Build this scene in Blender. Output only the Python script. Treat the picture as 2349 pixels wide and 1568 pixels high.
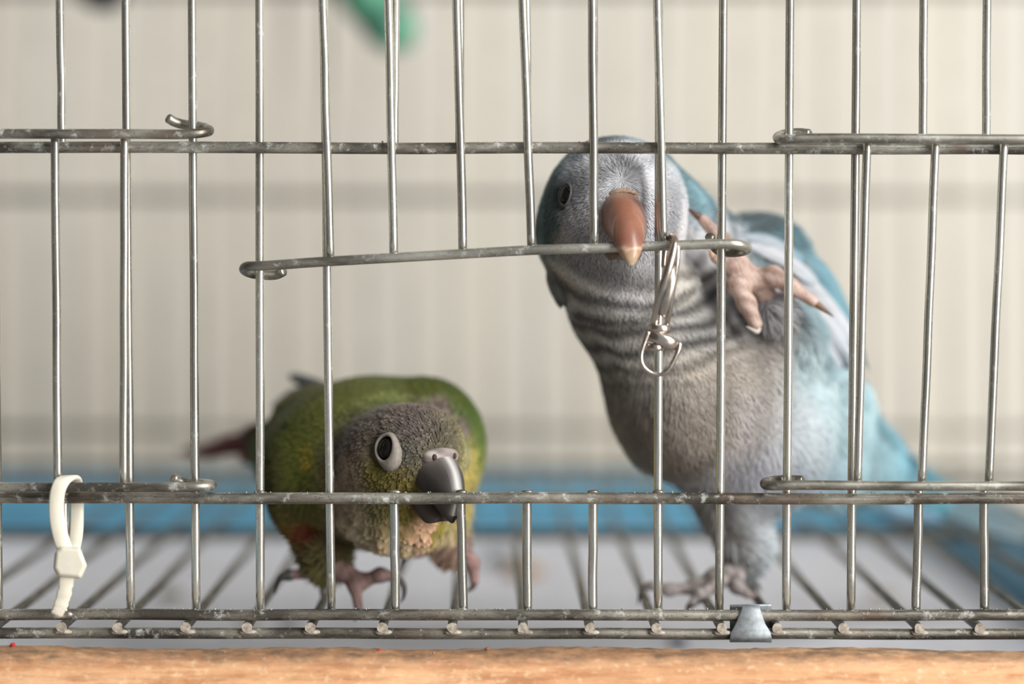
import bpy, math, random
import numpy as np

for o in list(bpy.data.objects):
    bpy.data.objects.remove(o)
rng = np.random.default_rng(7)
random.seed(7)
scene = bpy.context.scene
COL = scene.collection

# ------------------------------------------------------------------ units
# Lengths below are written in tenths of a millimetre (S metres each). The cage
# front stands at depth 0; the camera looks level from D in front of it.
S = 1e-4
D = 5000.0
XV, YH = 1154.0, 535.0        # where the optical axis meets the frame
CAMZ = 1300.0                 # camera height above the ledge

def W3(px, py, d):
    r = 1.0 + d / D
    return np.array([(px - XV) * r, d, CAMZ - (py - YH) * r])

# ------------------------------------------------------------------ camera
cam_d = bpy.data.cameras.new('camera')
cam = bpy.data.objects.new('camera', cam_d)
COL.objects.link(cam)
cam.location = (0, -D * S, CAMZ * S)
cam.rotation_euler = (math.pi / 2, 0, 0)
cam_d.sensor_width = 36.0
cam_d.lens = D / 2349.0 * 36.0
cam_d.shift_x = (1174.5 - XV) / 2349.0
cam_d.shift_y = -(784.0 - YH) / 2349.0
cam_d.clip_start = 0.01
cam_d.clip_end = 50
cam_d.dof.use_dof = True
cam_d.dof.focus_distance = (D + 18) * S
cam_d.dof.aperture_fstop = 3.7
scene.camera = cam

# ------------------------------------------------------------------ light
world = bpy.data.worlds.new('world')
scene.world = world
world.use_nodes = True
bg = world.node_tree.nodes['Background']
bg.inputs[0].default_value = (0.93, 0.97, 1.0, 1)
bg.inputs[1].default_value = 0.36

def area(name, loc, target, size, power, color):
    l = bpy.data.lights.new(name, 'AREA')
    l.shape = 'RECTANGLE'
    l.size, l.size_y = size
    l.energy = power
    l.color = color
    o = bpy.data.objects.new(name, l)
    COL.objects.link(o)
    o.location = loc
    v = np.array(target) - np.array(loc)
    from mathutils import Vector
    o.rotation_euler = Vector(v).to_track_quat('-Z', 'Y').to_euler()
    return o
area('window_daylight', (1.0, -0.9, 0.78), (0.0, 0.10, 0.70), (0.6, 1.75), 52.0, (1.0, 0.985, 0.95))

scene.view_settings.view_transform = 'Standard'
scene.view_settings.look = 'None'
scene.view_settings.exposure = -0.10
scene.view_settings.gamma = 1.0
scene.view_settings.use_curve_mapping = False

# ------------------------------------------------------------------ helpers
def lin(c):
    c = np.asarray(c, float) / 255.0
    return np.where(c <= 0.04045, c / 12.92, ((c + 0.055) / 1.055) ** 2.4)

def lin4(c):
    return tuple(lin(c)) + (1.0,)

def tag(o, label=None, cat=None, group=None, kind=None):
    if label: o['label'] = label
    if cat: o['category'] = cat
    if group: o['group'] = group
    if kind: o['kind'] = kind
    return o

def thing(name, base, label, cat, group=None):
    """an Empty at the thing's base; base in scene tenths of a millimetre"""
    o = bpy.data.objects.new(name, None)
    o.empty_display_size = 0.01
    COL.objects.link(o)
    o.location = tuple(np.asarray(base) * S)
    return tag(o, label, cat, group)

def base_of(o):
    """absolute origin of an object in tenths of a millimetre"""
    p = np.zeros(3)
    while o is not None:
        p = p + np.array(o.location) / S
        o = o.parent
    return p

def mesh_obj(name, V, F, mat, parent=None, base=None, col=None, smooth=True):
    """V absolute vertices (N,3); F list of faces or an (M,3)/(M,4) array"""
    V = np.asarray(V, float)
    own = np.zeros(3)
    if base is not None:
        own = np.asarray(base, float)
    elif parent is None:
        own = np.array([V[:, 0].mean(), V[:, 1].mean(), V[:, 2].min()])
    else:
        own = V.mean(axis=0)
    L = (V - own) * S
    me = bpy.data.meshes.new(name)
    if isinstance(F, np.ndarray):
        n, k = F.shape
        me.vertices.add(len(L)); me.vertices.foreach_set('co', L.astype(np.float32).ravel())
        me.loops.add(n * k); me.loops.foreach_set('vertex_index', F.astype(np.int32).ravel())
        me.polygons.add(n); me.polygons.foreach_set('loop_start', np.arange(0, n * k, k, dtype=np.int32))
        me.update(calc_edges=True)
        me.validate()
    else:
        me.from_pydata([tuple(v) for v in L], [], [tuple(int(i) for i in f) for f in F])
        me.update()
    if smooth:
        me.polygons.foreach_set('use_smooth', np.ones(len(me.polygons), dtype=bool))
    if col is not None:
        ca = me.color_attributes.new('Col', 'FLOAT_COLOR', 'POINT')
        c4 = np.ones((len(V), 4), np.float32); c4[:, :3] = col
        ca.data.foreach_set('color', c4.ravel())
    me.materials.append(mat)
    o = bpy.data.objects.new(name, me)
    COL.objects.link(o)
    if parent is not None:
        o.parent = parent
        o.location = tuple((own - base_of(parent)) * S)
    else:
        o.location = tuple(own * S)
    return o

def unit(v):
    v = np.asarray(v, float)
    n = np.linalg.norm(v, axis=-1, keepdims=True)
    return v / np.maximum(n, 1e-9)

def spline(pts, n):
    """Catmull-Rom through pts (any dimension), n samples per span"""
    P = np.asarray(pts, float)
    if len(P) < 3 or n <= 1:
        out = []
        for i in range(len(P) - 1):
            for k in range(max(n, 1)):
                out.append(P[i] + (P[i + 1] - P[i]) * k / max(n, 1))
        out.append(P[-1])
        return np.array(out)
    Q = np.vstack([2 * P[0] - P[1], P, 2 * P[-1] - P[-2]])
    out = []
    for i in range(1, len(Q) - 2):
        p0, p1, p2, p3 = Q[i - 1], Q[i], Q[i + 1], Q[i + 2]
        for k in range(n):
            t = k / n
            out.append(0.5 * (2 * p1 + (p2 - p0) * t + (2 * p0 - 5 * p1 + 4 * p2 - p3) * t * t
                              + (3 * p1 - p0 - 3 * p2 + p3) * t ** 3))
    out.append(P[-1])
    return np.array(out)

def tube_geo(C, R, sides=14, round_end=True):
    """C (N,3) centre line, R radius or (N,)"""
    C = np.asarray(C, float)
    N = len(C)
    R = np.full(N, float(R)) if np.isscalar(R) else np.asarray(R, float)
    if round_end:
        t0 = unit(C[0] - C[1]); t1 = unit(C[-1] - C[-2])
        C = np.vstack([C[0] + t0 * R[0] * .3, C, C[-1] + t1 * R[-1] * .3])
        R = np.concatenate([[R[0] * .72], R, [R[-1] * .72]])
        N += 2
    T = unit(np.gradient(C, axis=0))
    up = np.array([0, 0, 1.0]) if abs(T[0][2]) < .9 else np.array([1.0, 0, 0])
    V = []
    n = unit(up - T[0] * np.dot(up, T[0]))
    for i in range(N):
        n = unit(n - T[i] * np.dot(n, T[i]))
        b = np.cross(T[i], n)
        a = np.arange(sides) * 2 * math.pi / sides
        V.append(C[i] + R[i] * (np.cos(a)[:, None] * n + np.sin(a)[:, None] * b))
    V = np.vstack(V)
    F = []
    for i in range(N - 1):
        for k in range(sides):
            k2 = (k + 1) % sides
            F.append((i * sides + k, i * sides + k2, (i + 1) * sides + k2, (i + 1) * sides + k))
    F.append(tuple(range(sides - 1, -1, -1)))
    F.append(tuple((N - 1) * sides + k for k in range(sides)))
    return V, F

def path3(pts, n=1):
    """pts of (px,py,d) -> world, spline sampled"""
    return spline([W3(*p) for p in pts], n)

def tube(name, pts, R, mat, parent=None, n=1, sides=14, base=None, round_end=True):
    V, F = tube_geo(path3(pts, n), R, sides, round_end)
    return mesh_obj(name, V, F, mat, parent, base)

def ribbon_geo(C, widths, thick, wdir):
    """flat strip along C with half-widths, thickness, width direction (3,) or (N,3)"""
    C = np.asarray(C, float); N = len(C)
    wd = np.broadcast_to(np.asarray(wdir, float), (N, 3))
    T = unit(np.gradient(C, axis=0))
    wd = unit(wd - T * (wd * T).sum(1, keepdims=True))
    nn = np.cross(T, wd)
    w = np.broadcast_to(np.asarray(widths, float), (N,))[:, None]
    e = min(thick * .3, 3)
    ring = [C - wd * w - nn * (thick / 2 - e), C - wd * (w - e) - nn * thick / 2,
            C + wd * (w - e) - nn * thick / 2, C + wd * w - nn * (thick / 2 - e),
            C + wd * w + nn * (thick / 2 - e), C + wd * (w - e) + nn * thick / 2,
            C - wd * (w - e) + nn * thick / 2, C - wd * w + nn * (thick / 2 - e)]
    V = np.stack(ring, 1).reshape(-1, 3)
    F = []
    for i in range(N - 1):
        for k in range(8):
            k2 = (k + 1) % 8
            F.append((i * 8 + k, i * 8 + k2, (i + 1) * 8 + k2, (i + 1) * 8 + k))
    F.append(tuple(range(7, -1, -1)))
    F.append(tuple((N - 1) * 8 + k for k in range(8)))
    return V, F

# ---- implicit surfaces: round cones blended and polygonised with surface nets
class Body:
    def __init__(self, k):
        self.k = k; self.prims = []
    def cone(self, a, ra, b, rb):
        A, B = W3(*a), W3(*b)
        self.prims.append(('c', A, ra * (1 + a[2] / D), B, rb * (1 + b[2] / D)))
    def chain(self, pts):
        for p, q in zip(pts[:-1], pts[1:]):
            self.cone(p[:3], p[3], q[:3], q[3])
    def ell(self, c, r):
        s = 1 + c[2] / D
        self.prims.append(('e', W3(*c), np.array(r, float) * s))
    def f(self, P):
        acc = None
        for p in self.prims:
            if p[0] == 'c':
                _, A, ra, B, rb = p
                ba = B - A
                L2 = max(float(ba @ ba), 1e-9)
                t = np.clip(((P - A) @ ba) / L2, 0, 1)
                d = np.linalg.norm(P - A - t[..., None] * ba, axis=-1) - (ra + (rb - ra) * t)
            else:
                _, c, r = p
                q = (P - c) / r
                k0 = np.linalg.norm(q, axis=-1)
                k1 = np.linalg.norm(q / r, axis=-1)
                d = k0 * (k0 - 1) / np.maximum(k1, 1e-6)
            e = np.exp(np.clip(-d / self.k, -60, 60))
            acc = e if acc is None else acc + e
        return -self.k * np.log(np.maximum(acc, 1e-30))
    def bounds(self, pad):
        lo = np.full(3, 1e9); hi = -lo
        for p in self.prims:
            if p[0] == 'c':
                for c, r in ((p[1], p[2]), (p[3], p[4])):
                    lo = np.minimum(lo, c - r); hi = np.maximum(hi, c + r)
            else:
                lo = np.minimum(lo, p[1] - p[2]); hi = np.maximum(hi, p[1] + p[2])
        return lo - pad, hi + pad
    def nets(self, h):
        lo, hi = self.bounds(self.k * 2 + 2 * h)
        n = np.ceil((hi - lo) / h).astype(int) + 1
        ax = [lo[i] + np.arange(n[i]) * h for i in range(3)]
        val = np.empty(n)
        Y, Z = np.meshgrid(ax[1], ax[2], indexing='ij')
        for i, x in enumerate(ax[0]):
            val[i] = self.f(np.stack([np.full_like(Y, x), Y, Z], -1))
        ins = val < 0
        m = n - 1
        cnt = np.zeros(m); acc = np.zeros(tuple(m) + (3,))
        def sl(o):
            return tuple(slice(o[i], o[i] + m[i]) for i in range(3))
        for a in range(3):
            for u in (0, 1):
                for w in (0, 1):
                    o0 = [0, 0, 0]; b, c = [i for i in range(3) if i != a]
                    o0[b], o0[c] = u, w
                    o1 = list(o0); o1[a] = 1
                    v0, v1 = val[sl(o0)], val[sl(o1)]
                    x = ins[sl(o0)] != ins[sl(o1)]
                    t = np.where(x, v0 / np.where(v0 - v1 == 0, 1, v0 - v1), 0)
                    p = np.zeros(tuple(m) + (3,))
                    p[..., 0] = o0[0]; p[..., 1] = o0[1]; p[..., 2] = o0[2]
                    p[..., a] += t
                    acc += p * x[..., None]; cnt += x
        act = cnt > 0
        idx = -np.ones(tuple(m), int)
        idx[act] = np.arange(act.sum())
        ijk = np.argwhere(act)
        V = lo + (ijk + acc[act] / cnt[act][:, None]) * h
        F = []
        for a in range(3):
            b, c = (a + 1) % 3, (a + 2) % 3
            s0 = [slice(None)] * 3; s1 = [slice(None)] * 3
            s0[a] = slice(0, -1); s1[a] = slice(1, None)
            x = ins[tuple(s0)] != ins[tuple(s1)]
            e = np.argwhere(x)
            e = e[(e[:, b] > 0) & (e[:, c] > 0) & (e[:, b] < m[b]) & (e[:, c] < m[c])]
            inside = ins[e[:, 0], e[:, 1], e[:, 2]]
            def cell(db, dc):
                q = e.copy(); q[:, b] += db; q[:, c] += dc
                return idx[q[:, 0], q[:, 1], q[:, 2]]
            q = np.stack([cell(-1, -1), cell(0, -1), cell(0, 0), cell(-1, 0)], 1)
            q[~inside] = q[~inside][:, ::-1]
            F.append(q)
        F = np.vstack(F)
        return V, F[(F >= 0).all(1)]
    def grad(self, P, e=2.0):
        g = np.stack([self.f(P + np.eye(3)[i] * e) - self.f(P - np.eye(3)[i] * e) for i in range(3)], -1)
        return unit(g)
    def at(self, px, py, d0=-400):
        """first point of the surface seen in that direction from in front of the cage"""
        o = np.array([0, -D, CAMZ]); q = W3(px, py, 0)
        v = unit(q - o); t = np.linalg.norm(q - o) * (1 + d0 / D)
        for _ in range(400):
            p = o + v * t
            s = float(self.f(p[None])[0])
            if s < .5: return p
            t += max(s * .8, .5)
            if p[1] > 2500: break
        return o + v * (D + 600)

class Field:
    """soft nearest-anchor blend of colours over space"""
    def __init__(self, p=4): self.A = []; self.C = []; self.w = []; self.p = p
    def add(self, pos, c, s=60):
        self.A.append(pos); self.C.append(lin(c)); self.w.append(s)
    def __call__(self, P):
        A = np.array(self.A); C = np.array(self.C); w = np.array(self.w)
        out = np.zeros((len(P), 3))
        for i in range(0, len(P), 20000):
            d = np.linalg.norm(P[i:i + 20000, None] - A[None], axis=-1) / w
            k = 1.0 / (d ** self.p + .02)
            out[i:i + 20000] = (k @ C) / k.sum(1, keepdims=True)
        return out

def snoise(P, scale, seed=0):
    """cheap smooth noise in [-1,1]"""
    r = np.random.default_rng(seed)
    out = np.zeros(len(P))
    for i in range(5):
        k = r.normal(size=3) / scale * (1 + .5 * i)
        out += np.sin(P @ k + r.uniform(0, 6.28))
    return out / 3.2

def sample_surface(V, F, n, rg):
    T = np.vstack([F[:, [0, 1, 2]], F[:, [0, 2, 3]]])
    a, b, c = V[T[:, 0]], V[T[:, 1]], V[T[:, 2]]
    ar = np.linalg.norm(np.cross(b - a, c - a), axis=1)
    cs = np.cumsum(ar); cs /= cs[-1]
    k = np.searchsorted(cs, rg.random(n))
    u, v = rg.random(n), rg.random(n)
    s = u + v > 1; u[s] = 1 - u[s]; v[s] = 1 - v[s]
    return a[k] + (b[k] - a[k]) * u[:, None] + (c[k] - a[k]) * v[:, None]

def barbs(P, N, T, L, Wd, fan, K, lift, colr, colt, rg, bw=3.2):
    """every point carries one small feather: a fan of K tapered barbs"""
    n = len(P)
    side = np.cross(N, T)
    P = np.repeat(P, K, 0); N = np.repeat(N, K, 0); T = np.repeat(T, K, 0); side = np.repeat(side, K, 0)
    L = np.repeat(L, K); Wd = np.repeat(Wd, K); lift = np.repeat(lift, K)
    colr = np.repeat(colr, K, 0); colt = np.repeat(colt, K, 0); bw = np.repeat(np.broadcast_to(bw, (n,)), K)
    u = np.tile(np.linspace(-1, 1, K), n) + rg.normal(0, .12, n * K)
    g = rg.random(n * K)
    root = P + side * (u * Wd * .5)[:, None] + T * (g * L * .25)[:, None]
    dirn = unit(T + side * (u * fan)[:, None] + side * rg.normal(0, .06, n * K)[:, None])
    s2 = np.cross(N, dirn)
    l = L * (1 - .25 * u * u) * rg.uniform(.8, 1.1, n * K)
    lf = lift * rg.uniform(.6, 1.3, n * K)
    vs = []; cs = []
    for f, wid, h in ((0, 1, -.05), (.5, .9, .75), (.85, .5, 1.0)):
        c = root + dirn * (l * f)[:, None] + N * (lf * h)[:, None]
        vs += [c - s2 * (bw * wid * .5)[:, None], c + s2 * (bw * wid * .5)[:, None]]
        cc = colr + (colt - colr) * f
        cs += [cc, cc]
    vs.append(root + dirn * l[:, None] + N * (lf * .95)[:, None]); cs.append(colt)
    V = np.stack(vs, 1).reshape(-1, 3); C = np.stack(cs, 1).reshape(-1, 3)
    b = (np.arange(n * K) * 7)[:, None]
    F = np.concatenate([b + np.array([[0, 1, 3]]), b + np.array([[0, 3, 2]]), b + np.array([[2, 3, 5]]),
                        b + np.array([[2, 5, 4]]), b + np.array([[4, 5, 6]])], 0)
    return V, F, C

def blade_geo(root, mid, tip, width, nrm, col_mid, col_edge, col_tip, cup=.15, nl=12, nw=6):
    """a single long feather: vane with a raised shaft, closed with a thin underside"""
    C = spline([root, mid, tip], nl // 2)
    T = unit(np.gradient(C, axis=0))
    nn = unit(np.broadcast_to(nrm, C.shape) - T * (T * nrm).sum(1, keepdims=True))
    sd = np.cross(nn, T)
    m = len(C)
    V = []; CO = []
    for layer in (0, 1):
        for i in range(m):
            s = i / (m - 1)
            w = width * (min(1, .35 + 2.2 * s)) * math.sqrt(max(1e-3, 1 - max(0, (s - .72) / .28) ** 2.2))
            for j in range(nw + 1):
                u = -1 + 2 * j / nw
                z = -abs(u) ** 1.6 * w * cup + (.04 * width if j == nw // 2 else 0)
                V.append(C[i] + sd[i] * u * w * .5 + nn[i] * (z - layer * 1.6))
                c = lin(col_mid) * (1 - abs(u) ** 2) + lin(col_edge) * abs(u) ** 2
                k = max(0, (s - .6) / .4)
                CO.append(c * (1 - k) + lin(col_tip) * k)
    F = []
    q = nw + 1
    for i in range(m - 1):
        for j in range(nw):
            F.append((i * q + j, i * q + j + 1, (i + 1) * q + j + 1, (i + 1) * q + j))
            o = m * q
            F.append((o + i * q + j, o + (i + 1) * q + j, o + (i + 1) * q + j + 1, o + i * q + j + 1))
    return np.array(V), np.array(F), np.array(CO)

# ------------------------------------------------------------------ materials
def new_mat(name):
    m = bpy.data.materials.new(name)
    m.use_nodes = True
    nt = m.node_tree
    return m, nt, nt.nodes['Principled BSDF'], nt.nodes.new, nt.links.new

def ramp(nt, stops):
    r = nt.nodes.new('ShaderNodeValToRGB')
    e = r.color_ramp.elements
    while len(e) < len(stops): e.new(.5)
    for k, (p, c) in zip(e, stops):
        k.position = p; k.color = c if len(c) == 4 else tuple(c) + (1,)
    return r

def noise_node(nt, coord, scale, detail=4, rough=.6, mapping=None):
    n = nt.nodes.new('ShaderNodeTexNoise')
    n.inputs['Scale'].default_value = scale
    n.inputs['Detail'].default_value = detail
    n.inputs['Roughness'].default_value = rough
    if mapping is not None:
        mp = nt.nodes.new('ShaderNodeMapping')
        mp.inputs['Scale'].default_value = mapping
        nt.links.new(coord, mp.inputs['Vector'])
        nt.links.new(mp.outputs[0], n.inputs['Vector'])
    else:
        nt.links.new(coord, n.inputs['Vector'])
    return n

def mixc(nt, fac, a, b):
    m = nt.nodes.new('ShaderNodeMix'); m.data_type = 'RGBA'
    for s, v in ((m.inputs[0], fac), (m.inputs[6], a), (m.inputs[7], b)):
        if hasattr(v, 'is_output'): nt.links.new(v, s)
        elif isinstance(v, (int, float)): s.default_value = v
        else: s.default_value = v
    return m.outputs[2]

def wire_mat(name, light, dark, grime, rough=.36, rust=0.0, along=(1, 1, 1)):
    """galvanised steel: slow tarnish, fine soot specks, scratches and pale chalky crust"""
    m, nt, b, N, Lk = new_mat(name)
    geo = N('ShaderNodeNewGeometry').outputs['Position']
    n1 = noise_node(nt, geo, 130, 6, .6, along)
    n2 = noise_node(nt, geo, 2600, 3, .6, tuple(.35 + .65 * x for x in along))
    n3 = noise_node(nt, geo, 40, 3, .6)
    n4 = noise_node(nt, geo, 300, 6, .75)
    n5 = noise_node(nt, geo, 900, 4, .6, along)
    r1 = ramp(nt, [(.38 + .05 * grime, lin4(dark)), (.60 + .08 * grime, lin4(light))])
    Lk(n1.outputs[0], r1.inputs[0])
    c = r1.outputs[0]
    def factor(node, lo, hi, amt):
        r = ramp(nt, [(lo, (0, 0, 0)), (hi, (amt, amt, amt))]); Lk(node.outputs[0], r.inputs[0]); return r.outputs[0]
    c = mixc(nt, factor(n2, .62 - .06 * grime, .72, .35 + .4 * grime), c, lin4((56, 54, 50)))
    c = mixc(nt, factor(n5, .55, .70, .5 * grime), c, lin4((84, 80, 72)))
    if rust > 0:
        c = mixc(nt, factor(n3, .52, .72, rust), c, lin4((118, 92, 74)))
    chalk = factor(n4, .59 - .05 * grime, .67, .15 + .6 * grime)
    c = mixc(nt, chalk, c, lin4((206, 208, 204)))
    Lk(c, b.inputs['Base Color'])
    sub = N('ShaderNodeMath'); sub.operation = 'SUBTRACT'; sub.inputs[0].default_value = .95 - .25 * grime; sub.use_clamp = True
    Lk(chalk, sub.inputs[1]); Lk(sub.outputs[0], b.inputs['Metallic'])
    rr = N('ShaderNodeMapRange'); rr.inputs[1].default_value = .35; rr.inputs[2].default_value = .7
    rr.inputs[3].default_value = rough; rr.inputs[4].default_value = rough + .12
    Lk(n5.outputs[0], rr.inputs[0]); Lk(rr.outputs[0], b.inputs['Roughness'])
    bp = N('ShaderNodeBump'); bp.inputs['Strength'].default_value = .12 + .3 * grime; bp.inputs['Distance'].default_value = 5e-5
    Lk(n2.outputs[0], bp.inputs['Height']); Lk(bp.outputs[0], b.inputs['Normal'])
    return m

def plain(name, c, rough=.5, metal=0, noise=0, scale=200, bump=0, c2=None, sss=0):
    m, nt, b, N, Lk = new_mat(name)
    geo = N('ShaderNodeNewGeometry').outputs['Position']
    n = noise_node(nt, geo, scale, 5, .6)
    c2 = c2 if c2 is not None else tuple(max(0, x * (1 - noise)) for x in c)
    r = ramp(nt, [(.35, lin4(c2)), (.65, lin4(c))])
    Lk(n.outputs[0], r.inputs[0]); Lk(r.outputs[0], b.inputs['Base Color'])
    b.inputs['Roughness'].default_value = rough
    b.inputs['Metallic'].default_value = metal
    if sss:
        b.inputs['Subsurface Weight'].default_value = sss
        b.inputs['Subsurface Radius'].default_value = (.002, .0015, .001)
        b.inputs['Subsurface Scale'].default_value = .5
    if bump:
        bp = N('ShaderNodeBump'); bp.inputs['Strength'].default_value = bump; bp.inputs['Distance'].default_value = 1e-4
        Lk(n.outputs[0], bp.inputs['Height']); Lk(bp.outputs[0], b.inputs['Normal'])
    return m

def vcol(name, rough=.8, spec=.3, sheen=0, bump=0, scale=900, coat=0):
    m, nt, b, N, Lk = new_mat(name)
    a = N('ShaderNodeVertexColor'); a.layer_name = 'Col'
    Lk(a.outputs[0], b.inputs['Base Color'])
    b.inputs['Roughness'].default_value = rough
    b.inputs['Specular IOR Level'].default_value = spec
    b.inputs['Sheen Weight'].default_value = sheen
    b.inputs['Coat Weight'].default_value = coat
    if bump:
        geo = N('ShaderNodeNewGeometry').outputs['Position']
        n = noise_node(nt, geo, scale, 4, .6)
        bp = N('ShaderNodeBump'); bp.inputs['Strength'].default_value = bump; bp.inputs['Distance'].default_value = 1.5e-4
        Lk(n.outputs[0], bp.inputs['Height']); Lk(bp.outputs[0], b.inputs['Normal'])
    return m

M_BAR = wire_mat('galvanised_bar', (226, 223, 213), (170, 166, 156), .25, .2, 0, (1, 1, .10))
M_RAIL = wire_mat('tarnished_rail', (198, 193, 180), (92, 88, 80), .85, .33, .7, (.25, 1, 1))
M_DOOR = wire_mat('door_wire', (196, 193, 182), (112, 108, 99), .6, .32, .15, (.25, 1, 1))
M_FLOOR = wire_mat('floor_wire', (112, 110, 100), (78, 76, 69), .3, .45, .2)
M_NICKEL = plain('nickel', (216, 203, 191), .25, 1.0, .15, 300)
M_SHEET = plain('galvanised_sheet', (160, 166, 170), .55, .55, .15, 700, .12)
M_ZIP = plain('nylon', (228, 222, 206), .38, 0, .06, 120, 0, None, .35)
M_PLUME = vcol('plumage', .85, .2, .15)
M_BODY = vcol('under_plumage', .9, .15)
M_LONG = vcol('flight_feather', .6, .3)
M_HORN = vcol('beak_horn', .34, .45, 0, .12, 1400, .12)
M_HORN2 = vcol('dark_beak_horn', .5, .35, 0, .2, 1400)
M_FOOT = vcol('foot_scales', .6, .35, 0, .5, 2200)
M_CLAW = vcol('claw_horn', .35, .5)
M_SKIN = plain('eye_ring_skin', (138, 129, 120), .65, 0, .12, 1500, .2)
M_SKINQ = plain('grey_eyelid', (104, 103, 104), .7, 0, .15, 1500, .2)
M_EYE = plain('dark_eye', (20, 15, 12), .12, 0, .2, 900)
M_EYE.node_tree.nodes['Principled BSDF'].inputs['Specular IOR Level'].default_value = .25

# ------------------------------------------------------------------ setting
def box_geo(lo, hi):
    x0, y0, z0 = lo; x1, y1, z1 = hi
    V = [(x0, y0, z0), (x1, y0, z0), (x1, y1, z0), (x0, y1, z0), (x0, y0, z1), (x1, y0, z1), (x1, y1, z1), (x0, y1, z1)]
    F = [(0, 3, 2, 1), (4, 5, 6, 7), (0, 1, 5, 4), (1, 2, 6, 5), (2, 3, 7, 6), (3, 0, 4, 7)]
    return np.array(V, float), F

m_wall, nt, b, N, Lk = new_mat('beige_wall')
geo = N('ShaderNodeNewGeometry').outputs['Position']
n1 = noise_node(nt, geo, 9, 3, .5, (1, 1, .25)); n2 = noise_node(nt, geo, 55, 3, .5, (1, 1, .04))
r1 = ramp(nt, [(.35, lin4((196, 190, 180))), (.65, lin4((206, 202, 193)))]); Lk(n1.outputs[0], r1.inputs[0])
r2 = ramp(nt, [(.40, (0, 0, 0)), (.66, (.5, .5, .5))]); Lk(n2.outputs[0], r2.inputs[0])
Lk(mixc(nt, r2.outputs[0], r1.outputs[0], lin4((214, 206, 190))), b.inputs['Base Color'])
b.inputs['Roughness'].default_value = .8
V, F = box_geo((-9000, 5200, -800), (9000, 5500, 9000))
tag(mesh_obj('wall_back', V, F, m_wall, smooth=False), 'pale beige wall standing behind the cage, far out of focus', kind='structure')
m_side = plain('added_dark_wall', (84, 80, 74), .9, 0, .15, 4)
V, F = box_geo((-9600, -26000, -300), (-9000, 5500, 24000))  # added out of view: darkens the bars' left reflections and blocks light from the left
tag(mesh_obj('added_wall_left', V, F, m_side, smooth=False), 'dark unseen wall added left of the cage to deepen shade and reflections', kind='structure')
m_ledge = plain('grey_ledge', (168, 160, 150), .8, 0, .15, 30, .2)
V, F = box_geo((-9000, -900, -300), (9000, 5200, 0))
tag(mesh_obj('floor', V, F, m_ledge, smooth=False), 'grey ledge that carries the tray, board and cage', kind='structure')

# ---- tray: blue plastic, four sides and a bottom
m_tray = plain('blue_plastic', (108, 176, 206), .42, 0, .08, 40)
ZP = CAMZ - 1165          # paper level
TZ = CAMZ - 945           # rim level
XL, XR, YF, YB = -2300, 1632, -10, 3450
tray = thing('blue_tray', ((XL + XR) / 2, (YF + YB) / 2, 0), 'shallow blue plastic tray under the cage, lined with paper', 'tray')
def slab(name, lo, hi, mat, parent):
    V, F = box_geo(lo, hi)
    o = mesh_obj(name, V, F, mat, parent, smooth=False)
    md = o.modifiers.new('bevel', 'BEVEL'); md.width = 8 * S; md.segments = 2
    return o
slab('tray_bottom', (XL - 30, YF, 2), (XR + 30, YB + 30, ZP - 6), m_tray, tray)
slab('tray_wall', (XL - 30, YB, ZP - 20), (XR + 30, YB + 34, TZ), m_tray, tray)
slab('tray_wall', (XR, YF, ZP - 20), (XR + 34, YB + 20, TZ), m_tray, tray)
slab('tray_wall', (XL - 34, YF, ZP - 20), (XL, YB + 20, TZ), m_tray, tray)
slab('tray_rim', (XL - 60, YB + 20, TZ - 14), (XR + 60, YB + 70, TZ + 4), m_tray, tray)
slab('tray_lip', (XL - 30, YF - 6, ZP - 20), (XR + 30, YF + 26, CAMZ - 1040), m_tray, tray)

# ---- paper sheet, slightly wavy
m_paper = plain('white_paper', (232, 232, 240), .8, 0, .05, 40, .05)
nx, ny = 60, 40
gx = np.linspace(XL + 20, XR - 24, nx); gy = np.linspace(YF + 40, YB - 12, ny)
X, Y = np.meshgrid(gx, gy, indexing='ij')
Z = ZP + 3 + 3 * np.sin(X / 310 + Y / 500) + 2.5 * np.sin(Y / 230 - X / 700)
Vt = np.stack([X, Y, Z], -1).reshape(-1, 3)
Vb = Vt.copy(); Vb[:, 2] -= 1.5
i = (np.arange(nx - 1)[:, None] * ny + np.arange(ny - 1)[None]).ravel()
Ft = np.stack([i, i + ny, i + ny + 1, i + 1], 1)
paper = mesh_obj('paper_sheet', np.vstack([Vt, Vb]), np.vstack([Ft, Ft[:, ::-1] + nx * ny]), m_paper)
tag(paper, 'white lilac tinted paper lining the blue tray under the wires', 'paper')

# ---- wooden board in front of the cage
m_wood, nt, b, N, Lk = new_mat('raw_pine')
geo = N('ShaderNodeNewGeometry').outputs['Position']
w1 = noise_node(nt, geo, 75, 7, .7, (.07, 1.0, 1.0))
w2 = noise_node(nt, geo, 420, 6, .75, (.12, 1.0, 1.0))
w3 = noise_node(nt, geo, 900, 4, .6, (.6, 1, 1))
w4 = noise_node(nt, geo, 22, 4, .6, (.5, 1, 1))
r1 = ramp(nt, [(.30, lin4((190, 138, 98))), (.50, lin4((220, 170, 126))), (.68, lin4((234, 194, 154)))]); Lk(w1.outputs[0], r1.inputs[0])
r2 = ramp(nt, [(.38, (.9, .9, .9)), (.54, (0, 0, 0))]); Lk(w2.outputs[0], r2.inputs[0])
c = mixc(nt, r2.outputs[0], r1.outputs[0], lin4((182, 124, 84)))
r3 = ramp(nt, [(.56, (0, 0, 0)), (.70, (.6, .6, .6))]); Lk(w3.outputs[0], r3.inputs[0])
c = mixc(nt, r3.outputs[0], c, lin4((242, 212, 176)))
r4 = ramp(nt, [(.55, (0, 0, 0)), (.72, (.55, .55, .55))]); Lk(w4.outputs[0], r4.inputs[0])
c = mixc(nt, r4.outputs[0], c, lin4((243, 206, 166)))
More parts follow.
